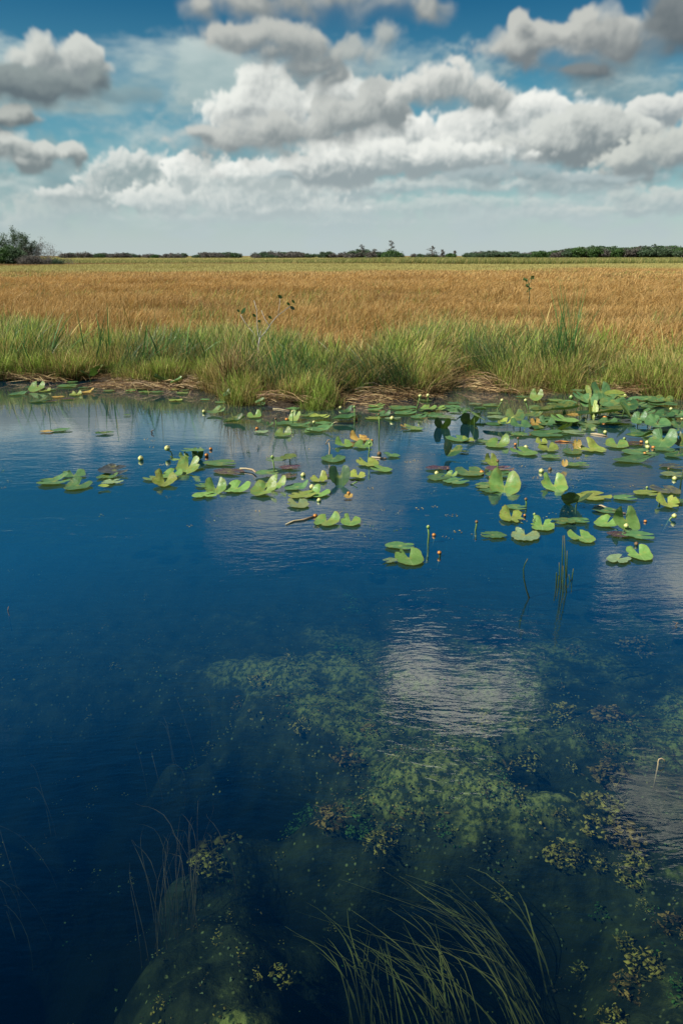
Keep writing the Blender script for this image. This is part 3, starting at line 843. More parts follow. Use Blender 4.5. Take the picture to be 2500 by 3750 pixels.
scatter('bank_grass', np.stack([x, y, ground_z(x, y) - 0.01], -1), rnd_rots(len(x), rg, 0.10), np.stack([s, s, s], -1), rg.integers(0, 6, len(x)), cA,
        'short green and straw-coloured grass growing along the edge of the water', 'grass')

# ---- green sedge behind the fringe, thinning into the golden field
cB = hidden_coll('green_clumps')
for i in range(6):
    template('b%d' % i, [(blades(9, 0.24, 0.5, 1.0, 0.006, 0.010, (0.0, 0.0), 0.16, 0.2, 4, 220 + i), M_rush),
                         (blades(20, 0.24, 0.35, 0.92, 0.010, 0.018, (0.05, 0.0), 0.12, 0.18, 4, 200 + i), M_green),
                         (blades(9, 0.22, 0.45, 0.90, 0.012, 0.026, (0.08, 0.0), 0.12, 0.25, 4, 240 + i), M_broad),
                         (blades(12, 0.24, 0.3, 0.95, 0.006, 0.012, (0.10, 0.0), 0.20, 0.45, 4, 260 + i), M_straw)], cB)
n = 8000
x = rg.uniform(-10, 10, n); t = rg.uniform(0.30, 6.0, n) ** 1.0
pr = np.where(x < at(760, 1300).x, 1.0, 0.8) * sstep(-t, -6.0, -1.6)
lim = 2.3 + 4.0 * (fbm2(x, x * 0 + 3, 0.7, 3, 77) - 0.5) * 2
keep = (rg.random(n) < pr) & (t < lim)
x, t = x[keep], t[keep]; y = bank_y(x) + t
s = np.clip(0.42 + 0.30 * t, 0.4, 1.0) * rg.uniform(0.8, 1.15, len(x))
scatter('green_sedge', np.stack([x, y, ground_z(x, y) - 0.01], -1), rnd_rots(len(x), rg, 0.05, False), np.stack([s, s, s * 0.78], -1), rg.integers(0, 6, len(x)), cB,
        'knee-high green sedge and reeds between the bank and the golden field', 'sedge')

# ---- golden sedge field
cC = hidden_coll('golden_clumps')
for i in range(6):
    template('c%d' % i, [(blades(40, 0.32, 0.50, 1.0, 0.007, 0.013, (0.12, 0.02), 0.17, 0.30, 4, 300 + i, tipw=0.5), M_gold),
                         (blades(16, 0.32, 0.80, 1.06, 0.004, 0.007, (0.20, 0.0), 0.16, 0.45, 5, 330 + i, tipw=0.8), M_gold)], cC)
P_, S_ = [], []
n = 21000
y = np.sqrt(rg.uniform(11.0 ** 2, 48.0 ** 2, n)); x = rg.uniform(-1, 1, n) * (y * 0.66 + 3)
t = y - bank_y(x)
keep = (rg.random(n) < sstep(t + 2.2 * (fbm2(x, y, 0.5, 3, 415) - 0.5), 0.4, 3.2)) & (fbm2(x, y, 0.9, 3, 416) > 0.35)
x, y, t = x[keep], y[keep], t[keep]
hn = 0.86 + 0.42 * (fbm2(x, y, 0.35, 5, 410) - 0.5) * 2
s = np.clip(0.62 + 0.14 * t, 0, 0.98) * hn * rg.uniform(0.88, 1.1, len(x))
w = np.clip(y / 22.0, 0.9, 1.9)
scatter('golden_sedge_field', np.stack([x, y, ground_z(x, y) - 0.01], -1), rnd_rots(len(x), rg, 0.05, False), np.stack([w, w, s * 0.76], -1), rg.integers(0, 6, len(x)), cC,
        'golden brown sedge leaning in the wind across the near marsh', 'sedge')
cD = hidden_coll('far_sedge_patches')
for i in range(5):
    template('d%d' % i, [(blades(230, 1.5, 0.68, 1.05, 0.016, 0.032, (0.16, 0.0), 0.10, 0.25, 3, 350 + i, tipw=0.5, rect=True), M_gold)], cD)
n = 17000
y = np.sqrt(rg.uniform(44.0 ** 2, 170.0 ** 2, n)); x = rg.uniform(-1, 1, n) * (y * 0.68 + 4)
hn = 0.86 + 0.34 * (fbm2(x * 0.5, y, 0.08, 4, 430) - 0.5) * 2
scatter('far_sedge_field', np.stack([x, y, np.full(n, 0.03)], -1), rnd_rots(n, rg, 0.02, False), np.stack([np.ones(n), np.ones(n), hn * 0.76], -1), rg.integers(0, 5, n), cD,
        'golden and pale green sedge stretching over the middle of the marsh', 'sedge')
# ---- tall green sawgrass behind it, and the far plain
cE = hidden_coll('sawgrass_patches')
for i in range(4):
    template('e%d' % i, [(blades(150, 2.2, 0.9, 1.35, 0.035, 0.06, (0.10, 0.0), 0.10, 0.25, 3, 370 + i, tipw=0.35, rect=True), M_saw)], cE)
n = 4800
y = rg.uniform(128, 190, n); x = rg.uniform(-1, 1, n) * (y * 0.68 + 5)
right = sstep(x / y, -0.12, 0.10)
s = (0.78 + 0.35 * right) * (1 + 0.25 * (fbm2(x, y, 0.05, 3, 433) - 0.5))
keep = rg.random(n) < 0.35 + 0.65 * right
keep |= x / y < -0.26
scatter('sawgrass_belt', np.stack([x, y, np.full(n, 0.0)], -1)[keep], rnd_rots(n, rg, 0.02, False)[keep], np.stack([np.ones(n), np.ones(n), s], -1)[keep], rg.integers(0, 4, n)[keep], cE,
        'belt of taller green sawgrass in front of the far tree line', 'sawgrass')
n = 9500
y = np.sqrt(rg.uniform(165.0 ** 2, 620.0 ** 2, n)); x = rg.uniform(-1, 1, n) * (y * 0.68 + 5)
scatter('far_marsh_plain', np.stack([x, y, np.full(n, 0.0)], -1), rnd_rots(n, rg, 0.01, False), np.stack([np.full(n, 2.6), np.full(n, 2.6), rg.uniform(0.92, 1.12, n)], -1), rg.integers(0, 5, n), cD,
        'far green and brown marsh plain reaching the horizon', 'marsh')

# ---- darker green tussocks standing out in the golden field
n = 9000
y = np.sqrt(rg.uniform(14.0 ** 2, 75.0 ** 2, n)); x = rg.uniform(-1, 1, n) * (y * 0.50 + 3)
m_ = fbm2(x * 0.35, y, 0.22, 4, 444)
keep = rg.random(n) < sstep(m_, 0.56, 0.66) * 0.55
x, y = x[keep], y[keep]; s = rg.uniform(0.75, 1.15, len(x)); w = np.clip(y / 20, 1, 2.6)
scatter('green_tussocks', np.stack([x, y, np.full(len(x), 0.03)], -1), rnd_rots(len(x), rg, 0.05, False), np.stack([w, w, s * 0.82], -1), rg.integers(0, 6, len(x)), cB,
        'patches of darker green sedge scattered through the golden field', 'sedge')

# ---- straw mats and dead stems lying at the water's edge
cF = hidden_coll('straw_clumps')
for i in range(5):
    template('f%d' % i, [(straw(34, 0.30, 0.2, 0.6, 0.0045, 0.14, 460 + i), M_straw), (blades(6, 0.2, 0.1, 0.35, 0.004, 0.008, (0.1, -0.3), 0.5, 0.9, 4, 470 + i), M_straw)], cF)
P_ = []
def spread(px0, px1, py0, py1, n, zz=0.0):
    for _ in range(n):
        q = at(random.uniform(px0, px1), random.uniform(py0, py1), 0.0)
        P_.append((q.x, q.y, max(0.0, float(ground_z(np.array([q.x]), np.array([q.y]))[0])) + zz))
spread(-60, 190, 1350, 1392, 26); spread(400, 760, 1408, 1424, 24); spread(700, 900, 1380, 1440, 12); spread(1380, 1560, 1430, 1458, 20); spread(1780, 1960, 1412, 1438, 22)
spread(850, 1400, 1462, 1482, 10); spread(2150, 2520, 1405, 1440, 14); spread(0, 2500, 1250, 1400, 90); spread(1050, 1500, 1290, 1380, 20)
P_ = np.array(P_); n = len(P_)
s = rg.uniform(0.6, 1.2, n)
scatter('straw_mat', P_, rnd_rots(n, rg, 0.05, False), np.stack([s, s, s * rg.uniform(0.4, 1.1, n)], -1), rg.integers(0, 5, n), cF,
        'mats of fallen brown straw and dead stems along the bank', 'dead grass')

# ---- dark rushes leaning over the fringe
cG = hidden_coll('rush_clumps')
for i in range(4):
    template('g%d' % i, [(blades(26, 0.16, 0.45, 0.85, 0.005, 0.008, (-0.26, -0.02), 0.16, 0.25, 5, 480 + i, tipw=0.3), M_rush)], cG)
P_ = []
spread(430, 700, 1350, 1400, 60); spread(960, 1160, 1420, 1470, 26); spread(1180, 1500, 1420, 1465, 34); spread(1760, 2120, 1370, 1420, 60); spread(0, 420, 1340, 1380, 34)
P_ = np.array(P_); n = len(P_); s = rg.uniform(0.5, 1.0, n)
rz = rg.normal(0, 0.4, n); rz = np.where(P_[:, 0] < at(720, 1400).x, rz + np.pi, rz)
scatter('dark_rushes', P_, np.stack([rz * 0, rz * 0, rz], -1), np.stack([s, s, s], -1), rg.integers(0, 4, n), cG,
        'thin dark green rushes leaning through the grass at the bank', 'rushes')

# ================================================================== trees and shrubs
M_bark = mat('grey_bark', lambda M: principled(M, M.mix(M.noise(M.new('ShaderNodeNewGeometry').outputs['Position'], 9, 4), (0.10, 0.085, 0.07), (0.32, 0.29, 0.25)), 0.85, 0.2))
M_palebark = mat('pale_bark', lambda M: principled(M, M.mix(M.noise(M.new('ShaderNodeNewGeometry').outputs['Position'], 12, 4), (0.20, 0.18, 0.15), (0.42, 0.39, 0.34)), 0.8, 0.2))
M_darkbark = mat('dark_bark', lambda M: principled(M, M.mix(M.noise(M.new('ShaderNodeNewGeometry').outputs['Position'], 6, 4), (0.035, 0.028, 0.024), (0.11, 0.09, 0.075)), 0.85, 0.2))
def fol(lo, hi, trans=0.25):
    def b(M):
        P = M.new('ShaderNodeNewGeometry').outputs['Position']
        c = M.mix(M.rng(M.noise(P, 1.2, 4, 0.6), 0.35, 0.65), lo, hi)
        c = M.v('SCALE', c, M.m('ADD', 0.7, M.m('MULTIPLY', attr(M, 'rnd'), 0.6)))
        return leafy(M, c, trans, 0.5, 0.3)
    return b
M_folgreen = mat('dark_green_foliage', fol((0.040, 0.070, 0.036), (0.095, 0.150, 0.070)))  # foliage colours lightened to paint in the haze over far trees
M_folbright = mat('green_foliage', fol((0.035, 0.080, 0.018), (0.09, 0.17, 0.045)))
M_folbrown = mat('brown_foliage', fol((0.080, 0.075, 0.065), (0.17, 0.15, 0.12)))

def leaf_cloud(name, pts, size, n_per, spread, m_, parent, seed):
    """many small leaf faces round the given twig ends"""
    r = np.random.default_rng(seed)
    pts = np.repeat(np.array([tuple(p) for p in pts]), n_per, 0)
    n = len(pts)
    pos = pts + r.normal(0, 1, (n, 3)) * np.array(spread)
    a = r.normal(0, 1, (n, 3)); a /= np.linalg.norm(a, axis=1)[:, None]
    b = np.cross(a, r.normal(0, 1, (n, 3))); b /= np.linalg.norm(b, axis=1)[:, None]
    sz = size * r.uniform(0.6, 1.3, n)[:, None]
    V = np.stack([pos - a * sz, pos - b * sz * 0.45, pos + a * sz, pos + b * sz * 0.45], 1).reshape(-1, 3)
    F = np.arange(n * 4).reshape(n, 4)
    o = np_mesh(name, V, F, m_, {'rnd': np.repeat(r.random(n), 4)}, smooth=False)
    o.parent = parent
    return o

def grow(mb, p, d, L, rad, lvl, maxl, ends, r, spread=0.6, up=0.15, taper=0.62, kids=(2, 4), wob=0.2):
    n = 4
    pts = [p]; q = Vector(p); dd = Vector(d)
    for i in range(n):
        dd = (dd + Vector((r.normal(0, wob), r.normal(0, wob), r.normal(0, wob) + up * 0.3))).normalized()
        q = q + dd * (L / n); pts.append(q.copy())
    mb.tube(pts, [rad * (1 - (1 - taper) * i / n) for i in range(n + 1)], n=5 if lvl < 2 else 3, cap=False)
    if lvl >= maxl:
        ends.append(q); ends.append(pts[2]); return
    for k in range(int(r.integers(kids[0], kids[1] + 1))):
        at_ = pts[int(r.integers(2, n + 1))]
        nd = (dd + Vector((r.normal(0, spread), r.normal(0, spread), r.normal(0.1, spread * 0.6) + up))).normalized()
        grow(mb, at_, nd, L * r.uniform(0.55, 0.85), rad * taper * r.uniform(0.6, 0.85), lvl + 1, maxl, ends, r, spread, up, taper, kids, wob)

def tree(name, label, loc, height, trunks=1, trunk_frac=0.35, rad=0.08, levels=3, spread=0.6, leaves=None, leaf=0.12, per=10, lsp=0.25, bark=None, seed=0, lean=0.1, up=0.15, kids=(2, 4), group=None, cat='tree'):
    r = np.random.default_rng(seed)
    t = thing(name, label, cat, loc, 0, group)
    mb = MB(); ends = []
    for k in range(trunks):
        base = Vector((r.normal(0, 0.16 * (trunks > 1) * height / 3), r.normal(0, 0.1 * (trunks > 1) * height / 3), -0.1))
        grow(mb, base, Vector((r.normal(0, lean), r.normal(0, lean), 1)).normalized(), height * trunk_frac * r.uniform(0.85, 1.15), rad, 0, levels, ends, r, spread, up, kids=kids)
    zmax = max(max(v.z for v in mb.v), 0.1)
    sc = height / zmax
    for v in mb.v: v *= 1.0; v.z *= sc
    for e in ends: e.z *= sc
    mb.build('trunk', bark or M_darkbark, t)
    if leaves is not None:
        pick = [e for e in ends if r.random() < 0.85]
        leaf_cloud('crown', pick, leaf, per, (lsp, lsp, lsp * 0.6), leaves, t, seed + 1)
    return t

def gx(px, y): return (px - 1250) / FPX * y * 1.0 / math.cos(0) * 1.0    # x at distance y for things near the horizon
HZ = math.cos(R(PITCH)) + (1875 - 937) / FPX * math.sin(R(PITCH))
def hx(px, y): return (px - 1250) / FPX / HZ * y

# the stand of trees at the left edge
yT = 118.0
tree('mangrove_tree', 'tall dark tree with tufted top standing highest in the stand on the left', (hx(62, yT), yT, 0), 5.7, 3, 0.36, 0.09, 4, 0.55, M_folgreen, 0.085, 13, 0.17, seed=1, lean=0.12, kids=(2, 3))
tree('mangrove_tree', 'dark tufted tree cut off by the left edge of the view', (hx(8, yT + 3), yT + 3, 0), 4.8, 3, 0.36, 0.09, 4, 0.55, M_folgreen, 0.085, 12, 0.2, seed=2, kids=(2, 3))
tree('mangrove_tree', 'half-bare dark tree leaning right beside the tall tufted one', (hx(105, yT), yT, 0), 4.9, 3, 0.38, 0.08, 4, 0.60, M_folgreen, 0.075, 8, 0.16, seed=3, lean=0.2, kids=(2, 3))
tree('mangrove_tree', 'sparse grey-brown tree between the dark stand and the bare one', (hx(142, yT - 1), yT - 1, 0), 4.3, 3, 0.36, 0.06, 4, 0.62, M_folbrown, 0.06, 5, 0.16, bark=M_bark, seed=4, kids=(2, 4))
tree('bare_tree', 'leafless grey tree with fan-shaped twigs at the right end of the left stand', (hx(183, yT - 2), yT - 2, 0), 3.55, 3, 0.38, 0.05, 4, 0.6, M_folbrown, 0.05, 1, 0.1, bark=M_bark, seed=5, kids=(3, 4))
tree('bare_shrub', 'small leafless grey shrub alone in the sedge right of the left stand', (hx(258, yT - 4), yT - 4, 0), 2.35, 4, 0.42, 0.035, 3, 0.6, None, bark=M_bark, seed=6, kids=(3, 4), cat='shrub')
tree('leafy_shrub', 'rounded deep green shrub at the foot of the left stand by the edge', (hx(15, yT - 3), yT - 3, 0), 3.1, 6, 0.5, 0.04, 3, 0.6, M_folbright, 0.10, 26, 0.26, seed=7, kids=(3, 4), cat='shrub')
tree('leafy_shrub', 'deep green shrub below the tall tufted tree', (hx(62, yT - 3), yT - 3, 0), 2.75, 6, 0.5, 0.04, 3, 0.6, M_folgreen, 0.10, 26, 0.26, seed=8, kids=(3, 4), cat='shrub')
for k, (px, h, lab) in enumerate([(98, 1.9, 'grey twiggy thicket under the half-bare tree of the left stand'), (135, 1.95, 'grey twiggy thicket in the middle of the left stand foot'), (168, 1.7, 'grey twiggy thicket below the bare tree'), (205, 1.5, 'low dark brush at the right end of the left stand')]):
    tree('brush_thicket', lab, (hx(px, yT - 5), yT - 5, 0), h, 7, 0.5, 0.03, 3, 0.6, M_folbrown if k < 3 else M_folgreen, 0.055, 9, 0.2, bark=M_bark, seed=20 + k, kids=(3, 4), cat='thicket')

tree('mangrove_tree', 'dark bushy tree filling the gap between the two tallest of the left stand', (hx(84, yT + 4), yT + 4, 0), 4.5, 4, 0.4, 0.07, 4, 0.6, M_folgreen, 0.08, 14, 0.2, seed=61, kids=(2, 3))
tree('mangrove_tree', 'dark bushy tree behind the sparse grey-brown one', (hx(120, yT + 5), yT + 5, 0), 3.9, 4, 0.4, 0.07, 4, 0.6, M_folgreen, 0.08, 12, 0.2, seed=62, kids=(2, 3))
# individual trees on the horizon
yH = 330.0
k_ = yH / FPX / 0.98
def hh(top): return (938 - top) * k_ + 1.8
def cypress(px, top, label, seed, wide=1.0, leaves=None, y=yH):
    r = np.random.default_rng(seed)
    H = (938 - top) * (y / FPX / 0.98) + 1.8
    t = thing('cypress_tree', label, 'tree', (hx(px, y), y, 0))
    mb = MB(); mb.tube([(0, 0, -0.2), (0.05, 0, H * 0.5), (0, 0.0, H)], [0.22, 0.13, 0.03], 6)
    ends = []
    for i in range(20):
        f = 0.30 + 0.70 * i / 20
        a = r.uniform(0, 6.28); L = wide * (1.75 - 1.25 * f) * r.uniform(0.5, 1.25)
        p0 = Vector((0, 0, H * f)); p1 = p0 + Vector((math.cos(a) * L, math.sin(a) * L, r.normal(0.1, 0.12)))
        mb.tube([p0, (p0 + p1) / 2 + Vector((0, 0, 0.06)), p1], [0.05, 0.035, 0.02], 4, cap=False)
        ends += [p1, (p0 + p1) / 2, p0 + (p1 - p0) * 0.8]
    mb.build('trunk', M_darkbark, t)
    leaf_cloud('crown', ends, 0.17, 12, (0.26, 0.26, 0.13), leaves or M_folbrown, t, seed)
    return t
cypress(1432, 889, 'tall narrow cypress rising above a green bush, highest point on the horizon', 31, 1.25)
cypress(1325, 903, 'thin brown cypress left of the tallest horizon cypress', 32, 1.15)
cypress(1580, 909, 'flat-topped dark tree alone on the horizon right of the tallest cypress', 33, 2.3)
cypress(1620, 921, 'tiny lone cypress just right of the flat-topped horizon tree', 34, 0.8)
cypress(1662, 923, 'tiny bare-looking cypress second to the right of the flat-topped tree', 35, 0.8)
cypress(1372, 917, 'small brown tree between the thin cypress and the tallest one', 36, 1.6)
cypress(2391, 900, 'lone umbrella-topped tree above the tree line near the right edge', 37, 1.6, M_folgreen)
cypress(2337, 907, 'twiggy tree above the tree line just left of the umbrella-topped one', 38, 1.2)
cypress(2168, 905, 'bright green tree topping the tree line where it steps up on the right', 39, 2.0, M_folbright)
cypress(2482, 913, 'dark tree above the tree line at the right edge', 40, 1.7, M_folgreen)
tree('leafy_shrub', 'rounded bright green bush at the foot of the tallest horizon cypress', (hx(1432, yH - 4), yH - 4, 0), 3.3, 9, 0.5, 0.06, 3, 0.9, M_folbright, 0.24, 20, 0.75, seed=50, kids=(3, 4), cat='shrub', lean=0.6)

# the far tree line: individual crowns cannot be told apart
cT = hidden_coll('tree_line_clumps')
def crown_clump(name, seed, H, W, m_, dens):
    r = np.random.default_rng(seed)
    mb = MB(); ends = []
    for k in range(6):
        grow(mb, Vector((r.normal(0, W * 0.4), r.normal(0, W * 0.3), 0)), Vector((r.normal(0, 0.2), r.normal(0, 0.2), 1)).normalized(), H * 0.45, 0.09, 0, 3, ends, r, 0.6, 0.15, kids=(2, 3))
    o = mb.build(name + '_wood', M_darkbark); C.objects.unlink(o)
    for v in o.data.vertices: v.co.z = min(v.co.z, H * 1.15)
    pts = np.repeat(np.array([tuple(e) for e in ends]), dens, 0); n = len(pts)
    pos = pts + r.normal(0, 1, (n, 3)) * np.array([0.4, 0.4, 0.28]); pos[:, 2] = np.clip(pos[:, 2], 0.1, H * 1.1)
    a = r.normal(0, 1, (n, 3)); a /= np.linalg.norm(a, axis=1)[:, None]; b = np.cross(a, r.normal(0, 1, (n, 3))); b /= np.linalg.norm(b, axis=1)[:, None]
    sz = 0.20 * r.uniform(0.6, 1.3, n)[:, None]
    V = np.stack([pos - a * sz, pos - b * sz * 0.5, pos + a * sz, pos + b * sz * 0.5], 1).reshape(-1, 3)
    wv = np.array([v.co[:] for v in o.data.vertices]); wf = [tuple(p.vertices) for p in o.data.polygons if len(p.vertices) == 4]
    V2 = np.concatenate([wv, V]); F2 = np.concatenate([np.array(wf), np.arange(n * 4).reshape(n, 4) + len(wv)])
    q = np_mesh(name, V2, F2, None, {'rnd': np.concatenate([np.full(len(wv), 0.5), np.repeat(r.random(n), 4)])}, smooth=False, link=False)
    q.data.materials.append(M_darkbark); q.data.materials.append(m_)
    q.data.polygons.foreach_set('material_index', np.concatenate([np.zeros(len(wf), np.int32), np.ones(n, np.int32)]))
    bpy.data.objects.remove(o)
    cT.objects.link(q)
for i in range(3): crown_clump('line%d' % i, 600 + i, 3.0, 2.5, M_folgreen, 20)
for i in range(2): crown_clump('line%d' % (3 + i), 620 + i, 3.0, 2.5, M_folbrown, 11)
crown_clump('line5', 640, 3.0, 2.5, M_folbright, 20)
prof = [(250, 931), (420, 932), (640, 933), (730, 932), (760, 927), (850, 925), (930, 931), (1000, 928), (1060, 926), (1130, 930), (1230, 929), (1300, 924), (1390, 928), (1470, 933), (1560, 931), (1640, 932), (1700, 931), (1760, 926), (1900, 926), (1990, 925), (2060, 920), (2110, 914), (2170, 911), (2260, 913), (2340, 914), (2430, 912), (2560, 915), (2800, 915)]
pxs = np.array([p[0] for p in prof]); pys = np.array([p[1] for p in prof])
n = 1500
px_ = rg.uniform(240, 2800, n); yy = rg.uniform(322, 372, n)
top = np.interp(px_, pxs, pys) + rg.normal(0, 2.6, n) + 5.6 + 9 * (fbm2(px_, px_ * 0, 0.02, 3, 88) - 0.5)
Ht = np.clip((938 - top), 1.0, 60) * (yy / FPX / 0.98) + 1.8
keep = rg.random(n) < np.clip(0.10 + (936 - top) / 14.0, 0.05, 1)
kind = rg.integers(0, 6, n); kind = np.where((px_ < 1300) & (rg.random(n) < 0.6), 3 + rg.integers(0, 2, n), kind)
xx = np.array([hx(a, b) for a, b in zip(px_, yy)])
s = Ht / 3.0
scatter('far_tree_line', np.stack([xx, yy, np.zeros(n)], -1)[keep], rnd_rots(n, rg, 0.03)[keep], np.stack([s * 0.8 + 0.3, s * 0.8 + 0.3, s], -1)[keep], kind[keep], cT,
        'low line of dark scrub and trees along the horizon', 'tree line')

# ================================================================== plants standing out on the bank
# bare sapling with pale forked branches
def leaf_blade(mb, base, tip, w, nrm=(0, -1, 0.3)):
    base, tip = Vector(base), Vector(tip); d = tip - base
    side = d.cross(Vector(nrm)).normalized()
    pts = [base, base + d * 0.35, base + d * 0.7, tip]
    mb.ribbon([p + Vector((0, 0, 0.0)) for p in pts], [w * 0.2, w, w * 0.8, w * 0.06], side)
sb = at(945, 1430); sb = Vector((sb.x, 13.2, 0.05))
def onplane(px, py, y):
    d = ray(px, py); t = y / d.y
    return Vector((d.x * t, y, CAM_H + d.z * t))
yS = float(bank_y(at(944, 1480).x)) + 1.7
t = thing('bare_sapling', 'pale leafless sapling with forked branches in the green grass left of centre', 'sapling', Vector((onplane(944, 1400, yS).x, yS, 0.04)))
o0 = t.location
def L_(px, py, dy=0.0): return onplane(px, py, yS + dy) - o0
mb = MB(); mb.tube([L_(944, 1400), L_(946, 1330), L_(947, 1262), L_(952, 1236)], [0.014, 0.013, 0.012, 0.011], 7)
mb.build('trunk', M_palebark, t)
for pts, r0 in [([(950, 1240), (975, 1213), (990, 1188), (1003, 1172), (1018, 1155), (1062, 1122)], 0.012), ([(986, 1193), (972, 1172), (962, 1150), (957, 1136)], 0.008),
                ([(950, 1240), (944, 1220), (941, 1175), (940, 1135), (930, 1100)], 0.009), ([(1018, 1155), (1022, 1128), (1026, 1090)], 0.006), ([(912, 1200), (894, 1176), (880, 1152)], 0.008), ([(952, 1232), (955, 1212)], 0.008), ([(946, 1262), (925, 1215), (912, 1200)], 0.006)]:
    mb = MB(); mb.tube([L_(a, b, 0.05 * i) for i, (a, b) in enumerate(pts)], [r0 * 0.66 * (1 - 0.5 * i / len(pts)) for i in range(len(pts))], 6)
    mb.build('branch', M_palebark, t)
for a, b, c, d, w in [(1062, 1122, 1080, 1134, 0.05), (1050, 1108, 1062, 1118, 0.04), (1068, 1098, 1080, 1110, 0.035), (1018, 1082, 1034, 1092, 0.05), (884, 1150, 898, 1126, 0.05), (868, 1136, 878, 1140, 0.04), (982, 1156, 996, 1168, 0.04), (944, 1178, 955, 1174, 0.05), (925, 1150, 938, 1160, 0.04)]:
    mb = MB(); leaf_blade(mb, L_(a, b), L_(c, d, 0.05), w); mb.build('leaf', M_folbright if a != 1062 else M_folgreen, t, attrib='rnd')

# small shrub with round green leaves out in the golden field
yS = 22.0
t = thing('green_sapling', 'small sapling with round green leaves poking out of the golden sedge on the right', 'sapling', (onplane(1938, 1060, yS).x, yS, 0.05)); o0 = t.location
mb = MB(); mb.tube([Vector((0, 0, 0)), L_(1938, 1080), L_(1936, 1045), L_(1932, 1028)], [0.012, 0.01, 0.008, 0.005], 5); mb.tube([L_(1936, 1045), L_(1945, 1022)], 0.006, 5); mb.build('stem', M_folgreen, t, attrib='rnd')
r = np.random.default_rng(5)
for cx, cy, sp, nn in [(1925, 1024, 7, 9), (1949, 1016, 6, 8), (1928, 1047, 7, 7), (1940, 1062, 8, 5)]:
    for k in range(nn):
        a, b = cx + r.normal(0, sp * 0.5), cy + r.normal(0, sp * 0.4); th = r.uniform(0, 6.28)
        mb = MB(); leaf_blade(mb, L_(a, b), L_(a + 7 * math.cos(th), b + 6 * math.sin(th), r.normal(0, 0.03)), 0.06, (r.normal(0, .5), -1, r.normal(0.3, .5))); mb.build('leaf', M_folbright, t, attrib='rnd')

def clump_thing(name, label, px, py, y, sets, cat='grass clump', rz=0.0, sxyz=(1, 1, 1)):
    y = float(bank_y(at(px, 1440).x)) + 0.55 + (y - 12.7) * 0.5
    x0 = onplane(px, py, y).x
    mb_ = []
    hid = bpy.data.collections.new('tmp')
    o = template(name, sets, hid)
    C.objects.link(o); o.location = (x0, y, float(ground_z(np.array([x0]), np.array([y]))[0]) - 0.01); o.scale = sxyz; o.rotation_euler = (0, 0, rz)
    tag(o, label, cat)
    return o
clump_thing('dead_grass_clump', 'upright tan clump of dead grass left of the pale sapling', 860, 1400, 12.7, [(blades(170, 0.20, 0.35, 0.95, 0.007, 0.013, (0.0, -0.05), 0.14, 0.7, 5, 700), M_straw), (blades(40, 0.2, 0.1, 0.4, 0.006, 0.01, (0, -0.4), 0.4, 0.9, 4, 702), M_straw)])
clump_thing('sawgrass_clump', 'tall dark green sawgrass clump rising above the golden field right of centre', 2062, 1380, 13.2, [(blades(46, 0.16, 0.9, 1.5, 0.010, 0.018, (0.0, 0.0), 0.09, 0.25, 6, 710), M_broad), (blades(22, 0.2, 1.0, 1.55, 0.006, 0.010, (0.02, 0.0), 0.13, 0.4, 6, 711), M_rush)])
clump_thing('sawgrass_clump', 'thin tall sawgrass clump left of the tallest one, above the golden field', 1990, 1390, 13.0, [(blades(26, 0.22, 0.7, 1.25, 0.007, 0.012, (-0.02, 0.0), 0.16, 0.4, 6, 712), M_broad)])
clump_thing('broad_leaf_clump', 'clump of broad upright green blades at the left end of the bank', 30, 1370, 12.9, [(blades(34, 0.35, 0.5, 1.05, 0.016, 0.034, (0.05, 0.0), 0.14, 0.3, 5, 713), M_broad)])
clump_thing('broad_leaf_clump', 'broad green blades with a pale tip, second clump from the left on the bank', 150, 1370, 12.9, [(blades(26, 0.3, 0.5, 1.12, 0.014, 0.03, (0.1, 0.0), 0.16, 0.3, 5, 714), M_broad)])
clump_thing('broad_leaf_clump', 'clump of tall spear-shaped green leaves above the dark leaves on the left bank', 372, 1370, 12.8, [(blades(20, 0.25, 0.55, 1.1, 0.018, 0.036, (0.0, 0.0), 0.12, 0.2, 5, 715), M_broad)])
clump_thing('broad_leaf_clump', 'spear-shaped green leaves midway between the left bank corner and the dead clump', 560, 1380, 13.2, [(blades(22, 0.3, 0.5, 1.05, 0.014, 0.03, (0.04, 0.0), 0.14, 0.3, 5, 716), M_broad)])
clump_thing('broad_leaf_clump', 'bright spear-shaped leaves just left of the dead tan clump', 730, 1380, 13.4, [(blades(30, 0.3, 0.5, 1.05, 0.012, 0.026, (0.04, 0.0), 0.14, 0.3, 5, 717), M_broad)])
clump_thing('broad_leaf_clump', 'slim bright green leaves right of the pale sapling', 1050, 1380, 13.2, [(blades(18, 0.2, 0.5, 0.98, 0.012, 0.026, (0.0, 0.0), 0.10, 0.2, 5, 718), M_broad)])
clump_thing('dead_grass_clump', 'bent straw-coloured clump in the green grass right of centre', 1330, 1400, 12.9, [(blades(60, 0.3, 0.3, 0.7, 0.007, 0.012, (0.3, 0.0), 0.25, 0.9, 5, 720), M_straw)])
clump_thing('dead_grass_clump', 'sprawling tan dead grass clump at the foot of the tall sawgrass', 1930, 1420, 12.9, [(blades(90, 0.45, 0.3, 0.7, 0.007, 0.012, (-0.2, 0.0), 0.35, 0.9, 5, 721), M_straw)])
clump_thing('dead_grass_clump', 'tan and orange dead grass clump near the right edge of the bank', 2440, 1400, 12.8, [(blades(80, 0.4, 0.3, 0.7, 0.007, 0.012, (0.2, 0.0), 0.35, 0.9, 5, 722), M_straw)])
clump_thing('dead_grass_clump', 'reddish brown dead tangle overhanging the water at the centre of the bank', 1500, 1455, 11.75, [(blades(120, 0.45, 0.15, 0.45, 0.006, 0.010, (-0.1, -0.6), 0.4, 1.2, 5, 723), M_straw)])

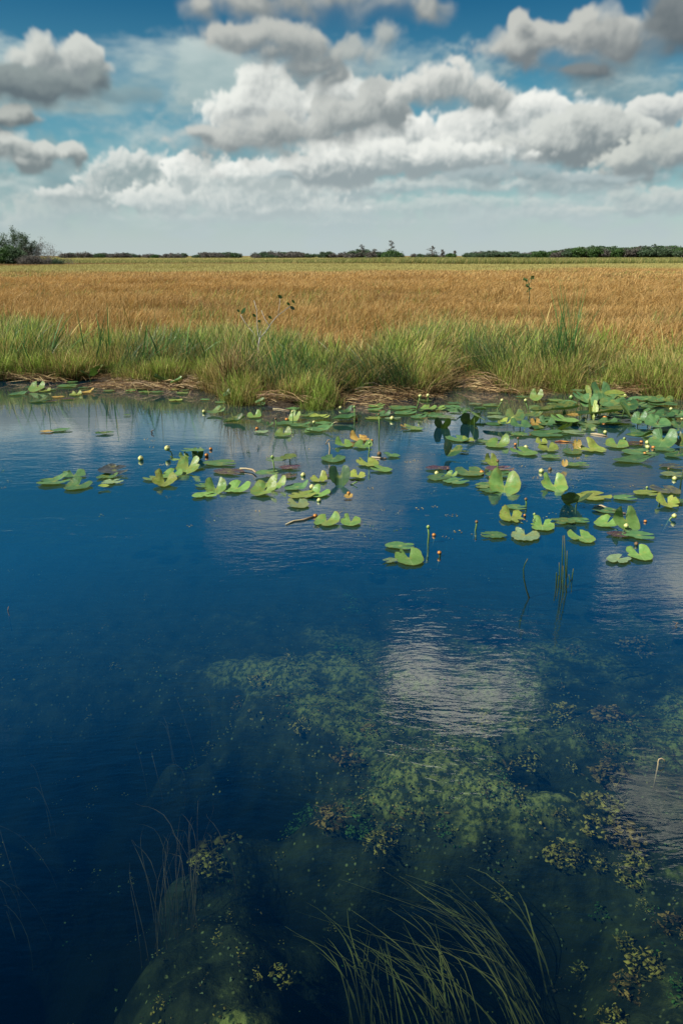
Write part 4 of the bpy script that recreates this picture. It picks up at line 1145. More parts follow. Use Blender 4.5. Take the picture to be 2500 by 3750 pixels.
# ================================================================== water lilies
def build_pad(base, edge, veinc, spot, spot_amt, rough=0.33, under=None, yellow=0.0):
    def b(M):
        u = attr(M, 'pu'); v = attr(M, 'pv')
        oi = M.new('ShaderNodeObjectInfo')
        rnd = oi.outputs['Random']
        P = M.v('ADD', M.comb(u, v, 0.0), M.v('SCALE', M.comb(1.0, 2.0, 3.0), M.m('MULTIPLY', rnd, 31.0)))
        rnd2 = M.m('FRACT', M.m('MULTIPLY', rnd, 13.7))
        r = M.m('SQRT', M.m('ADD', M.m('MULTIPLY', u, u), M.m('MULTIPLY', v, v)))
        ang = M.m('ARCTAN2', v, u)
        c = M.mix(M.rng(M.noise(P, 2.2, 4, 0.6), 0.35, 0.7), base, edge)
        # feathered veins running from the midrib to the margin
        ph = M.m('ADD', M.m('MULTIPLY', ang, 11.0), M.m('MULTIPLY', M.noise(P, 3.0, 2), 1.5))
        vn = M.rng(M.m('ABSOLUTE', M.m('SINE', ph)), 0.0, 0.16, 1.0, 0.0)
        vn = M.m('MULTIPLY', vn, M.rng(r, 0.05, 0.3))
        mid = M.m('MULTIPLY', M.rng(M.m('ABSOLUTE', v), 0.010, 0.035, 1.0, 0.0), M.rng(u, 0.25, 0.05))
        c = M.mix(M.m('MULTIPLY', M.m('MAXIMUM', vn, M.m('MULTIPLY', mid, 1.6)), 0.42), c, veinc)
        ctr = M.rng(r, 0.30, 0.02)
        c = M.mix(M.m('MULTIPLY', ctr, 0.55), c, (0.30, 0.32, 0.07))
        sp = M.rng(M.noise(P, 5.5, 5, 0.7), 0.66 - 0.16 * spot_amt, 0.72 - 0.12 * spot_amt)
        c = M.mix(M.m('MULTIPLY', sp, 0.85), c, spot)
        rim = M.rng(attr(M, 'rim'), 0.93, 1.0)
        c = M.mix(M.m('MULTIPLY', rim, 0.5), c, spot)
        blotch = M.rng(M.m('ADD', M.noise(P, 1.6, 6, 0.7), M.m('MULTIPLY', M.m('SUBTRACT', rnd2, 0.5), 0.22)), 0.52, 0.62)
        c = M.mix(M.m('MULTIPLY', blotch, 0.40), c, (0.26, 0.24, 0.045))
        tiny = M.rng(M.voro(P, 9.0), 0.13, 0.07)
        c = M.mix(M.m('MULTIPLY', tiny, M.rng(rnd2, 0.3, 0.6, 0.0, 0.8)), c, (0.05, 0.035, 0.015))
        c = M.v('SCALE', c, M.m('ADD', 0.68, M.m('MULTIPLY', rnd, 0.55)))
        n = bump(M, M.m('ADD', M.m('MULTIPLY', vn, 0.5), M.noise(P, 6.0, 4)), 0.35, 0.01)
        bf = M.new('ShaderNodeNewGeometry').outputs['Backfacing']
        uc = under or (0.10, 0.17, 0.045)
        c2 = M.mix(bf, c, M.mix(M.m('MULTIPLY', vn, 0.6), uc, (0.20, 0.24, 0.08)))
        ro = M.m('ADD', rough, M.m('MULTIPLY', M.noise(P, 4.0, 3), 0.2))
        return leafy(M, c2, 0.22, ro, 0.5, n, M.v('MULTIPLY', c2, (1.3, 1.25, 0.5)))
    return b
PADM = {
 'g': mat('green_lily_leaf', build_pad((0.065, 0.160, 0.055), (0.115, 0.230, 0.075), (0.20, 0.31, 0.12), (0.09, 0.055, 0.02), 0.3)),
 'b': mat('bright_green_lily_leaf', build_pad((0.13, 0.255, 0.055), (0.19, 0.33, 0.085), (0.30, 0.42, 0.15), (0.18, 0.12, 0.03), 0.3)),
 'd': mat('dark_green_lily_leaf', build_pad((0.030, 0.085, 0.030), (0.055, 0.13, 0.035), (0.10, 0.18, 0.06), (0.06, 0.04, 0.015), 0.2, under=(0.05, 0.11, 0.03))),
 'y': mat('yellowing_lily_leaf', build_pad((0.22, 0.31, 0.050), (0.33, 0.38, 0.085), (0.40, 0.45, 0.14), (0.22, 0.10, 0.025), 0.45)),
 'w': mat('pale_grey_green_lily_leaf', build_pad((0.16, 0.24, 0.115), (0.22, 0.31, 0.15), (0.26, 0.35, 0.18), (0.14, 0.10, 0.05), 0.3)),
 'o': mat('withered_lily_leaf', build_pad((0.42, 0.25, 0.05), (0.50, 0.36, 0.10), (0.40, 0.22, 0.06), (0.16, 0.06, 0.02), 0.8, under=(0.30, 0.18, 0.06))),
 'p': mat('purple_lily_leaf', build_pad((0.085, 0.045, 0.060), (0.13, 0.075, 0.085), (0.17, 0.11, 0.11), (0.05, 0.03, 0.03), 0.2, rough=0.16)),
 'k': mat('blackish_lily_leaf', build_pad((0.045, 0.055, 0.055), (0.085, 0.095, 0.095), (0.13, 0.14, 0.14), (0.02, 0.02, 0.02), 0.2, rough=0.25)),
}
M_stalk = mat('lily_stalk', lambda M: principled(M, M.mix(attr(M, 'h'), (0.07, 0.11, 0.03), (0.16, 0.28, 0.06)), 0.45, 0.4))
M_pale = mat('pale_submerged_stalk', lambda M: principled(M, (0.30, 0.34, 0.26), 0.6, 0.3))
CW = {'g': 'green', 'b': 'bright green', 'd': 'dark green', 'y': 'yellow-green', 'w': 'pale grey-green', 'o': 'withered orange-brown', 'p': 'purple-brown', 'k': 'blackish grey'}

def pad_mesh(Wd, rag, fold, lobe_up, curl, tip_up, seed, na=44, nr=8, asp=1.12):
    """heart-shaped leaf round its petiole point; +u runs to the sinus (notch) side, -u to the tip"""
    r = random.Random(seed)
    notch = R(r.uniform(10, 22))
    V = []; U = []; rimv = []
    ph = [r.uniform(0, 6.28) for _ in range(6)]
    bites = [(r.uniform(0.4, 5.8), r.uniform(0.10, 0.35), r.uniform(0.08, 0.2)) for _ in range(int(round(rag * 5)))]
    for j in range(nr + 1):
        q = (j / nr) ** 0.85
        for i in range(na + 1):
            a = notch + (2 * math.pi - 2 * notch) * i / na
            # outline: deep rounded lobes beside the notch, blunt oval tip
            ra = 0.50 * (1 + 0.10 * math.cos(2 * a)) * (1.0 - 0.13 * math.exp(-((min(a, 2 * math.pi - a) - notch) / 0.30) ** 2))
            ra *= 1 + 0.014 * math.sin(7 * a + ph[0]) + 0.010 * math.sin(13 * a + ph[1])
            e = 1.0
            for c, dpt, wd in bites:
                e -= dpt * math.exp(-((a - c) / wd) ** 2)
            if rag > 0: e *= 1 - 0.07 * rag * abs(math.sin(9 * a + ph[2]) * math.sin(23 * a + ph[3])) - 0.03 * rag * r.random()
            rr = ra * q * (e if j >= nr - 1 else (1 + (e - 1) * q ** 3))
            u = rr * math.cos(a) * asp; v = rr * math.sin(a)
            x, y = u * Wd, v * Wd
            z = 0.0
            # raise the two lobes at the sinus side, fold about the midrib, curl the margin, lift the tip
            sgn = 1 if v > 0 else -1
            fl = fold[0] if v > 0 else fold[1]
            th = fl * sstep(np.float64(abs(v)), 0.02, 0.22) * 1.0
            y2 = y * math.cos(th); z += abs(y) * math.sin(th)
            lu = lobe_up[0] if v > 0 else lobe_up[1]
            if u > -0.05:
                k = (u + 0.05)
                th2 = lu * min(1.0, k / 0.35)
                z += k * Wd * math.sin(th2) * (0.4 + 0.6 * min(1, abs(v) / 0.2)); x = (-0.05 + k * math.cos(th2)) * Wd
            if u < -0.1 and tip_up:
                k = -u - 0.1
                z += k * Wd * math.sin(tip_up); x = (-0.1 - k * math.cos(tip_up)) * Wd
            z += curl * Wd * (q ** 3) * (0.06 + 0.03 * math.sin(3 * a + ph[4]))
            z += 0.010 * Wd * math.sin(5 * a + ph[5]) * q * q + 0.004 * Wd * math.sin(17 * a + ph[0]) * q * q
            V.append((x, y2, z)); U.append((u * 2, v * 2)); rimv.append(q)
    F = []
    for j in range(nr):
        for i in range(na):
            a = j * (na + 1) + i
            F.append((a, a + na + 1, a + na + 2, a + 1))
    return V, F, U, rimv

PAD_N = [0]
def pad(px, py, wpx, kind, rot=90, fold=0.0, lob=0.0, curl=0.3, tip=0.0, rag=0.0, lift=0.012, pitch=0.0, roll=0.0, label='', stalk=False, asp=1.12, group='lily leaves floating on the water'):
    PAD_N[0] += 1
    sd = PAD_N[0] * 13
    p = at(px, py, lift)
    dist = (p - Vector((0, 0, CAM_H))).length
    Wd = wpx / FPX * dist * 1.0
    if not isinstance(fold, tuple): fold = (fold, fold)
    if not isinstance(lob, tuple): lob = (lob, lob)
    rr_ = random.Random(sd)
    rot += rr_.uniform(-16, 16)
    lob = tuple(l * rr_.uniform(0.30, 0.88) for l in lob)
    rag += rr_.uniform(0, 0.22)
    V, F, U, rimv = pad_mesh(Wd, rag, fold, lob, curl, tip, sd, asp=asp)
    cr, sr = math.cos(R(rot)), math.sin(R(rot))
    xr = [v[0] * cr - v[1] * sr for v in V]
    k = (1.18 if px > 1930 and py < 1600 else 0.96) * Wd / max(max(xr) - min(xr), 0.6 * Wd)
    V = [(v[0] * k, v[1] * k, v[2] * k) for v in V]
    o = mesh_obj('lily_leaf', V, F, PADM[kind], None, p)
    a = o.data.attributes.new('pu', 'FLOAT', 'POINT'); a.data.foreach_set('value', [q[0] for q in U])
    a = o.data.attributes.new('pv', 'FLOAT', 'POINT'); a.data.foreach_set('value', [q[1] for q in U])
    a = o.data.attributes.new('rim', 'FLOAT', 'POINT'); a.data.foreach_set('value', rimv)
    o.rotation_euler = Matrix.Rotation(R(rot), 4, 'Z').to_quaternion().to_matrix().to_4x4().to_euler()
    o.rotation_euler = (Matrix.Rotation(R(rot), 4, 'Z') @ Matrix.Rotation(-pitch, 4, 'Y') @ Matrix.Rotation(roll, 4, 'X')).to_euler()
    tag(o, label, 'lily leaf', group)
    if stalk or lift > 0.05:
        mb = MB(); q = Vector((0, 0, -lift - 0.12))
        mi = o.rotation_euler.to_matrix().inverted()
        mb.tube([Vector((0, 0, -0.002)), mi @ Vector((0.0, 0.02, -lift * 0.5)), mi @ (Vector((0.02, 0.05, 0)) + q)], [0.0045, 0.005, 0.006], 6)
        s = mb.build('leaf_stalk', M_stalk, o)
    return o

# (px, py, width px, colour, notch direction, options, label); notch 90 = away from the camera, 0 = to the right
U = 1.0
PADS = [
# --- left group on open water
(201, 1763, 118, 'g', 35, dict(lob=(0.5, 0.1), rag=0.4, curl=0.5), 'long green leaf at the far left of the open-water leaves, right lobe raised'),
(272, 1740, 88, 'g', 100, dict(lob=0.5, rag=0.5), 'green leaf with a nibbled far edge behind the leftmost open-water pair'),
(287, 1778, 96, 'g', 85, dict(lob=(0.75, 0.2), rag=0.4), 'ragged green leaf with an upright centre fold, nearest of the far-left trio'),
(421, 1722, 110, 'k', 5, dict(curl=0.8, asp=1.0, lift=0.03, roll=0.12), 'blackish grey leaf tilted out of the water, on its own line above pale ones'),
(395, 1744, 75, 'g', 60, dict(rag=0.8, lob=0.3), 'small ragged green leaf directly below the blackish leaf'),
(415, 1763, 76, 'w', 30, dict(rag=1.0), 'pale shredded leaf below the blackish leaf, touching a yellow one'),
(380, 1781, 46, 'y', 200, dict(curl=1.6, rag=0.6, lift=0.02), 'small curled yellow leaf at the lower left of the pale shredded one'),
(230, 1573, 74, 'g', 10, dict(rag=0.4, asp=1.5), 'narrow green leaf lying alone far out toward the left bank'),
(169, 1579, 52, 'o', 190, dict(rag=0.5, asp=1.5), 'narrow withered brown leaf touching the left end of the lone narrow green one'),
(387, 1585, 68, 'd', 10, dict(curl=0.6, asp=1.4), 'narrow dark green leaf floating alone, level with the small black snag'),
(552, 1751, 62, 'g', 120, dict(), 'small oval green leaf at the left of the yellow-hearted leaf'),
(604, 1766, 92, 'y', 95, dict(lob=(0.9, 0.9), rag=0.3, fold=0.2), 'yellow-hearted bright leaf with both lobes raised, front of its group'),
(628, 1738, 82, 'b', 80, dict(rag=0.8, lob=0.4), 'ragged bright leaf tucked behind the yellow-hearted one'),
(636, 1683, 40, 'b', 180, dict(lob=0.8, lift=0.04), 'small raised leaf beside the pale bud on its bent stalk'),
(703, 1648, 88, 'g', 170, dict(lift=0.09, curl=0.3, roll=0.06), 'flat green leaf held above the water at the top of the left-centre cluster'),
(724, 1660, 44, 'd', 100, dict(lift=0.05, pitch=0.9), 'small dark leaf standing on edge under the raised flat one'),
(690, 1712, 88, 'b', 92, dict(lob=(1.0, 1.0), fold=0.15, lift=0.03, pitch=0.25, rag=0.2), 'bright butterfly-shaped leaf standing up below the raised flat leaf'),
(674, 1672, 40, 'g', 120, dict(lob=0.9, lift=0.04), 'small leaf half hidden behind the bright butterfly-shaped leaf, left of it'),
(811, 1695, 128, 'g', 5, dict(asp=1.3), 'long flat green leaf with a clean outline right of the butterfly-shaped one'),
(841, 1727, 120, 'p', 350, dict(asp=1.25, curl=0.2), 'large purple-brown leaf flat on the water, below the long flat green one'),
(1010, 1683, 84, 'w', 185, dict(lift=0.05, curl=0.4), 'pale leaf, left half of the tented pair with a deep shadow below'),
(1060, 1678, 66, 'g', 10, dict(lift=0.07, fold=0.3, roll=0.2), 'green leaf, right half of the tented pair with a deep shadow below'),
(1065, 1711, 88, 'p', 15, dict(curl=0.4, asp=1.3), 'purple leaf right under the tented pair'),
(981, 1730, 90, 'g', 10, dict(lift=0.03), 'flat leaf at the end of the yellow arched stalk'),
(1059, 1741, 58, 'p', 60, dict(rag=0.7), 'small ragged purple leaf left of a yellow open flower'),
(742, 1777, 60, 'g', 150, dict(), 'small oval leaf behind the left wing of the twin-winged leaf'),
(790, 1790, 84, 'b', 85, dict(lob=(1.0, 1.1), fold=0.2, rag=0.1, pitch=0.15), 'twin-winged bright leaf with a narrow blade pointing up'),
(752, 1812, 94, 'b', 20, dict(rag=0.4), 'flat pale leaf in front of the twin-winged one, nearest of its group'),
(868, 1788, 102, 'b', 75, dict(lob=(0.9, 0.35), rag=0.3), 'broad bright leaf with one raised sail, right of the twin-winged one'),
(1010, 1772, 84, 'b', 60, dict(lob=(1.1, 0.7), lift=0.03, pitch=0.3), 'large upright bright leaf crossed by a dark stalk'),
(966, 1800, 98, 'b', 80, dict(lob=(0.9, 0.9), fold=0.2, rag=0.3), 'bright leaf with two peaked lobes, in front of the upright crossed one'),
(1088, 1783, 92, 'g', 50, dict(lob=(0.25, 0.9)), 'green leaf with its right lobe folded up, left of the large pale bud'),
(1110, 1812, 108, 'y', 20, dict(rag=0.6, lob=(0.2, 0.6)), 'speckled yellow-green leaf carrying the large pale bud'),
(1168, 1806, 88, 'b', 70, dict(lob=(0.9, 0.2)), 'bright leaf with one tall rounded lobe right of the large pale bud'),
(1090, 1844, 86, 'w', 90, dict(rag=0.9, lob=0.25), 'pale shredded leaf with a yellow centre, just below the speckled leaf group'),
# --- pair below centre
(1196, 1907, 100, 'b', 60, dict(lob=(0.3, 0.7), rag=0.3), 'bright leaf with a fold, left one of the pair by the white floating stalk'),
(1284, 1910, 78, 'b', 80, dict(lob=(0.9, 0.3), rag=0.4), 'bright leaf with a small yellow crest, right one of the pair by the white stalk'),
# --- middle channel
(793, 1508, 70, 'g', 40, dict(lob=0.6, curl=0.7, lift=0.03), 'raised green leaf next to a small white flower near the centre-left bank'),
(862, 1543, 80, 'd', 20, dict(lob=(0.8, 0.5), fold=0.3), 'dark folded leaf below the left end of the grassy point'),
(931, 1523, 56, 'b', 80, dict(lob=(0.9, 0.8)), 'two-peaked small bright leaf right of the dark folded one'),
(810, 1473, 46, 'g', 0, dict(), 'thin sliver of leaf hugging the bank left of the grassy point'),
(753, 1463, 40, 'g', 0, dict(), 'small sliver of leaf near the bank, left of the grassy point'),
(956, 1482, 34, 'g', 60, dict(lob=0.6), 'tiny leaf at the foot of the grassy point'),
(1076, 1497, 58, 'g', 340, dict(curl=0.6), 'leaf at the end of a thin pale stem against the bank'),
(1078, 1527, 56, 'b', 70, dict(lob=0.5, pitch=0.6, lift=0.04), 'bright leaf tilted up behind a bud stalk'),
(1055, 1549, 92, 'g', 0, dict(), 'flat leaf stretched below the tilted bright leaf, left half'),
(1103, 1557, 78, 'g', 350, dict(lob=(0.3, 0.0)), 'flat leaf touching the stretched one on its right'),
(958, 1582, 56, 'w', 10, dict(rag=0.5, lob=0.3), 'pale leaf with a brown bud on its left end'),
(988, 1556, 28, 'd', 90, dict(lob=0.8, fold=0.4), 'tiny dark crumpled leaf above the pale one with the brown bud'),
(1036, 1590, 64, 'b', 85, dict(lob=(0.7, 0.9)), 'bright heart-shaped leaf standing alone with a small peak'),
(1172, 1527, 78, 'y', 10, dict(curl=1.4, rag=0.5, lift=0.04), 'yellow-edged curled leaf in the row below the grassy point'),
(1185, 1549, 66, 'g', 5, dict(), 'flat leaf just below the yellow-edged curled one'),
(1130, 1520, 60, 'g', 20, dict(lob=0.2), 'flat leaf left of the yellow-edged curled one'),
(1277, 1509, 64, 'd', 20, dict(lob=0.8, lift=0.06, fold=0.2), 'dark raised leaf in the middle of the row below the point'),
(1265, 1534, 90, 'd', 0, dict(lob=(0.7, 0.3), fold=0.25, lift=0.04), 'broad dark folded leaf right of the yellow-edged one'),
(1176, 1570, 108, 'g', 10, dict(lob=(0.2, 0.7), rag=0.5, lift=0.02), 'long leaf with an upturned right end over brown stubs'),
(1128, 1579, 34, 'g', 60, dict(lob=0.8), 'small upright leaf at the left end of the long upturned one'),
(1220, 1678, 94, 'g', 95, dict(rag=0.15), 'clean oval green leaf on its own near the centre, behind a brown curled stem'),
(1259, 1627, 70, 'b', 95, dict(lob=(1.0, 0.8), rag=0.7, tip=0.0), 'jagged bright leaf with torn spikes, left of the orange-crested one'),
(1328, 1632, 74, 'b', 85, dict(lob=(0.4, 0.5), rag=0.1), 'bright leaf with a thin upright fold, below the orange-crested one'),
(1316, 1606, 74, 'o', 100, dict(lob=(1.0, 0.6), rag=0.9), 'orange-crested withered leaf near the centre'),
(1345, 1695, 88, 'y', 90, dict(lob=(0.8, 0.4), rag=0.5), 'yellow crumpled leaf at the foot of the tall bud stalk near the centre'),
(1394, 1718, 84, 'b', 150, dict(lob=(0.3, 0.3)), 'smooth oval bright leaf at the right of the yellow crumpled one'),
(1430, 1667, 66, 'g', 150, dict(lob=(0.6, 0.3), rag=0.4), 'green leaf with dark curled tip right of the tall bud stalk'),
(1207, 1741, 44, 'p', 190, dict(), 'small grey-purple leaf tucked behind the dark tented leaf'),
(1243, 1745, 82, 'd', 90, dict(pitch=0.55, fold=0.45, lift=0.05), 'dark tented leaf with its black mirror image, centre of the leaves'),
(1309, 1742, 64, 'y', 90, dict(lob=(0.6, 0.2), rag=0.5), 'yellow-green leaf touching the dark tented one on the right'),
(1167, 1754, 68, 'y', 85, dict(lob=(0.2, 0.9), rag=0.8), 'jagged small leaf with one upright point, left of the dark tented one'),
(1275, 1818, 36, 'o', 90, dict(rag=0.8, lob=0.8), 'small withered brown leaf alone, right of the tall rounded lobe'),
(1380, 1486, 64, 'b', 20, dict(lob=(0.3, 0.3)), 'leaf close to the bank where straw hangs over the water'),
(1378, 1500, 62, 'g', 350, dict(lob=0.6), 'leaf in front of the one under the overhanging straw'),
(1367, 1531, 64, 'y', 20, dict(rag=0.4), 'yellow-tinted leaf with a brown centre behind the dark bud stalk'),
(1402, 1519, 58, 'g', 60, dict(lob=0.7, lift=0.02), 'raised leaf right behind the dark bud stalk'),
(1440, 1532, 62, 'w', 0, dict(), 'pale flat leaf next to the white-yellow bloom'),
(1478, 1494, 112, 'g', 340, dict(), 'large flat leaf with a wavy edge beside the overhanging straw'),
(1486, 1512, 86, 'g', 10, dict(lob=(0.1, 0.3)), 'flat leaf directly in front of the large wavy one'),
(1532, 1526, 66, 'g', 30, dict(lob=0.3), 'flat leaf at the front edge of the raft beside the overhanging straw'),
(1568, 1494, 64, 'b', 60, dict(lob=0.6, lift=0.04), 'bright crumpled leaf below the two pale buds'),
(1557, 1466, 52, 'g', 0, dict(), 'flat leaf behind the two pale buds'),
(1605, 1497, 62, 'b', 20, dict(lob=0.5, lift=0.03), 'bright leaf with an upturned edge right of the two pale buds'),
(1599, 1524, 68, 'g', 0, dict(), 'flat leaf in front of the upturned bright one'),
(1640, 1527, 74, 'w', 0, dict(), 'pale flat leaf stretching right from the raft by the straw'),
(1668, 1507, 48, 'g', 10, dict(), 'small flat leaf left of a dark crumpled one in the inlet mouth'),
(1690, 1514, 36, 'd', 90, dict(lob=0.9, fold=0.5, rag=0.5), 'small dark crumpled leaf in the inlet mouth'),
(1664, 1476, 54, 'g', 10, dict(), 'flat leaf at the mouth of the inlet, nearest the bank'),
(1741, 1479, 48, 'w', 0, dict(), 'faint pale leaf lying flush in the inlet reflections'),
(1798, 1483, 66, 'g', 0, dict(), 'flat leaf at the foot of the slanted bud stalk by the inlet'),
(1738, 1518, 76, 'b', 160, dict(lift=0.16, pitch=0.5, roll=0.15), 'bright leaf slanting up above the dark butterfly leaf'),
(1722, 1538, 72, 'd', 270, dict(lift=0.06, pitch=0.75, fold=0.3), 'dark butterfly leaf facing the viewer with its black mirror image'),
(1760, 1500, 50, 'd', 10, dict(lift=0.08, fold=0.4), 'dark leaf behind the bright slanting one'),
(1620, 1555, 64, 'd', 270, dict(lift=0.05, pitch=0.7, fold=0.35), 'dark two-lobed leaf with its stalk showing, left of the dark butterfly'),
(1509, 1568, 78, 'g', 170, dict(lob=(0.2, 0.4)), 'flat leaf with a yellow raised end, left of the dark two-lobed one'),
(1478, 1560, 28, 'o', 90, dict(lob=0.6, curl=1.0), 'small yellow withered flap on the left end of a flat leaf'),
(1672, 1605, 88, 'g', 100, dict(curl=0.3), 'flat oval leaf with a clear rim right of centre'),
(1714, 1610, 46, 'y', 80, dict(lob=(0.7, 0.1), rag=0.3), 'yellow-tipped leaf on the right end of the flat oval one'),
(1773, 1616, 62, 'g', 170, dict(), 'small flat leaf left of the broad two-winged leaf'),
(1820, 1627, 92, 'b', 80, dict(lob=(0.7, 0.9)), 'broad two-winged bright leaf in the right-hand channel'),
(1652, 1650, 74, 'd', 80, dict(fold=(0.9, 0.1), lift=0.05, pitch=0.25), 'folded leaf like an open clam with a large black mirror image'),
(1700, 1653, 38, 'd', 0, dict(), 'small dark leaf touching the clam-like one on its right'),
(1797, 1684, 50, 'y', 110, dict(lob=(1.0, 0.5), pitch=0.6, lift=0.04), 'standing yellow-green leaf curled like a sail'),
(1772, 1690, 40, 'g', 180, dict(), 'faint small leaf left of the sail-like one'),
(1607, 1714, 96, 'p', 0, dict(asp=1.5, curl=0.6), 'narrow purple leaf with upturned rim right of centre'),
(1832, 1718, 108, 'p', 10, dict(curl=0.9, asp=1.3), 'large purple leaf shining with sky, round a short bud stalk'),
(1716, 1726, 110, 'g', 100, dict(), 'large flat oval leaf with an orange flower on its right end'),
(1835, 1737, 112, 'g', 0, dict(asp=1.2), 'flat green leaf under the large shining purple one'),
(1608, 1747, 96, 'g', 60, dict(rag=0.2), 'flat green leaf bearing two cream flowers'),
(1650, 1740, 50, 'b', 60, dict(lob=0.7), 'small upright bright leaf at the right of the two cream flowers'),
(1672, 1761, 104, 'g', 20, dict(rag=0.7), 'torn flat leaf in front of the small upright bright one'),
(1782, 1778, 92, 'g', 30, dict(rag=0.9), 'tattered leaf behind the left wing of the big butterfly leaf'),
(1794, 1796, 76, 'g', 350, dict(rag=0.9), 'tattered leaf at the left foot of the big butterfly leaf'),
(1846, 1782, 122, 'b', 88, dict(lob=(1.1, 1.15), fold=0.12, pitch=0.2, lift=0.02), 'big butterfly-shaped bright leaf with a white stub at its heart'),
(1915, 1655, 98, 'b', 120, dict(lob=(0.4, 0.4), rag=0.2), 'bright leaf under a cream bud and a brown stub'),
(1903, 1590, 66, 'g', 0, dict(), 'flat leaf below the brown-edged leaves at the left foot of the raft'),
(1840, 1598, 40, 'd', 90, dict(lob=0.4, fold=0.4), 'tiny dark leaf over a black mirrored shape'),
(1811, 1513, 54, 'g', 0, dict(), 'flat leaf behind the left end of the great raft'),
(1820, 1527, 72, 'w', 0, dict(), 'flat pale leaf at the left end of the great raft'),
(1813, 1560, 84, 'd', 350, dict(lob=(0.6, 0.3), fold=0.2, lift=0.03), 'dark leaf at the left front corner of the great raft'),
(1852, 1549, 66, 'y', 60, dict(lob=(0.8, 0.9), curl=1.2, lift=0.05), 'rolled yellow-rimmed leaf on top of the left corner of the raft'),
(1884, 1522, 72, 'g', 70, dict(lob=(0.9, 0.5), lift=0.09, pitch=0.25), 'large grey-green leaf standing behind the rolled yellow-rimmed one'),
(1905, 1556, 76, 'g', 80, dict(lob=(0.8, 0.4), lift=0.06), 'green leaf with a peaked lobe in front of the withered pair'),
(1963, 1448, 42, 'b', 60, dict(lob=0.7, pitch=0.5, lift=0.08), 'bright leaf rising by the bank beside a tall pale bud stalk'),
(1912, 1453, 48, 'g', 0, dict(), 'thin flat leaf left of the bright one rising by the bank'),
# --- lower right
(1889, 1857, 88, 'g', 350, dict(asp=1.25), 'flat leaf pierced by a tall brown bud stalk, lower right'),
(1872, 1894, 90, 'y', 95, dict(lob=(0.8, 0.6), rag=0.9), 'shredded yellow leaf with brown edges below the stalk-pierced leaf'),
(1802, 1959, 98, 'g', 180, dict(rag=0.7), 'flat leaf with a broken rim, left one of the low tattered pair'),
(1922, 1960, 112, 'w', 60, dict(rag=1.0, lob=(0.3, 0.0)), 'tattered leaf with a brown crest, right one of the low tattered pair'),
(1466, 1999, 112, 'g', 10, dict(asp=1.3, curl=0.5), 'boat-shaped green leaf behind the lone bright heart'),
(1427, 2052, 58, 'w', 200, dict(rag=0.5), 'small pale worn leaf at the left of the lone bright heart'),
(1497, 2044, 110, 'b', 90, dict(lob=(0.62, 0.62), curl=0.2), 'lone bright heart-shaped leaf next to the tallest bud stalk'),
(1985, 1925, 92, 'b', 90, dict(lob=(0.9, 0.3), rag=0.8), 'nibbled bright leaf with a tall point, above the reed clump'),
(2057, 1908, 90, 'g', 180, dict(rag=0.6), 'worn flat leaf left of the overlapping pair above the reeds'),
(2119, 1905, 80, 'g', 10, dict(), 'smooth oval leaf overlapping the worn flat one above the reeds'),
(2126, 1966, 94, 'b', 85, dict(lob=(0.3, 0.35), rag=0.2), 'round bright leaf alone just right of the reed tips'),
(2219, 1915, 94, 'b', 60, dict(lob=(0.5, 0.9)), 'bright leaf with a pointed fold, left of the upright green heart'),
(2289, 1905, 96, 'b', 92, dict(lob=(1.1, 1.1), pitch=0.45, lift=0.04), 'upright green heart with two round lobes, lower right'),
(2264, 1957, 76, 'p', 340, dict(rag=0.4), 'brown leaf partly under water left of the yellow bud'),
(2339, 1960, 114, 'g', 0, dict(rag=0.5), 'long flat leaf with dark freckles right of the yellow bud'),
(2339, 2030, 90, 'b', 95, dict(lob=(0.6, 0.65)), 'clean bright heart-shaped leaf at the lowest right of the leaves'),
(2264, 2046, 94, 'w', 40, dict(rag=0.5), 'pale freckled leaf touching the lowest bright heart on its left'),
(2219, 1869, 94, 'g', 350, dict(asp=1.25), 'flat leaf below the long pale floating stalk'),
(2112, 1838, 100, 'd', 270, dict(fold=(0.5, 0.6), lift=0.06, pitch=0.45), 'large dark half-folded leaf with a broad black mirror image'),
(2173, 1816, 140, 'y', 10, dict(rag=0.8), 'long torn yellow-green leaf with a brown upright curl behind the dark folded one'),
(2289, 1822, 84, 'g', 0, dict(), 'small flat oval leaf right of the long torn one'),
(2368, 1805, 92, 'y', 10, dict(rag=0.5), 'flat leaf with a dark rotten end, left of the grey round one'),
(2434, 1792, 96, 'k', 90, dict(), 'round grey-green leaf darkened by water near the right edge'),
(2443, 1845, 82, 'y', 90, dict(lob=(0.9, 0.5), rag=0.9, fold=0.2), 'browned leaf with a raised crest near the right edge'),
(2486, 1834, 64, 'g', 0, dict(), 'flat leaf cut by the right edge, beside the browned crest'),
(2027, 1778, 96, 'b', 80, dict(lob=(0.9, 1.2), fold=0.1, pitch=0.15), 'bright leaf with a tall right wing, alone above the torn yellow leaf'),
(2115, 1700, 88, 'g', 0, dict(asp=1.3), 'flat leaf attached to a curled yellow flap'),
(2066, 1695, 24, 'o', 90, dict(pitch=0.9, curl=1.0, lift=0.05), 'curled cream-yellow flap standing at the left end of a flat leaf'),
(2322, 1684, 150, 'g', 15, dict(asp=1.7, curl=0.7, lob=(0.2, 0.5)), 'very long narrow leaf with an upturned pointed end'),
(2462, 1707, 90, 'k', 0, dict(), 'round grey-green leaf near the right edge, above a thin freckled one'),
(2466, 1737, 90, 'w', 0, dict(rag=0.6), 'thin freckled leaf near the right edge with a short bud stalk'),
(2339, 1655, 118, 'g', 0, dict(), 'broad flat leaf with a clear rim behind the long narrow one'),
# --- great raft, front rows
(2160, 1643, 104, 'y', 110, dict(lob=(0.5, 0.7), rag=0.4), 'large yellow-green leaf with brown crest at the front of the great raft'),
(2257, 1629, 84, 'b', 80, dict(lob=(0.8, 0.7)), 'two-lobed green leaf right of the large yellow-green one'),
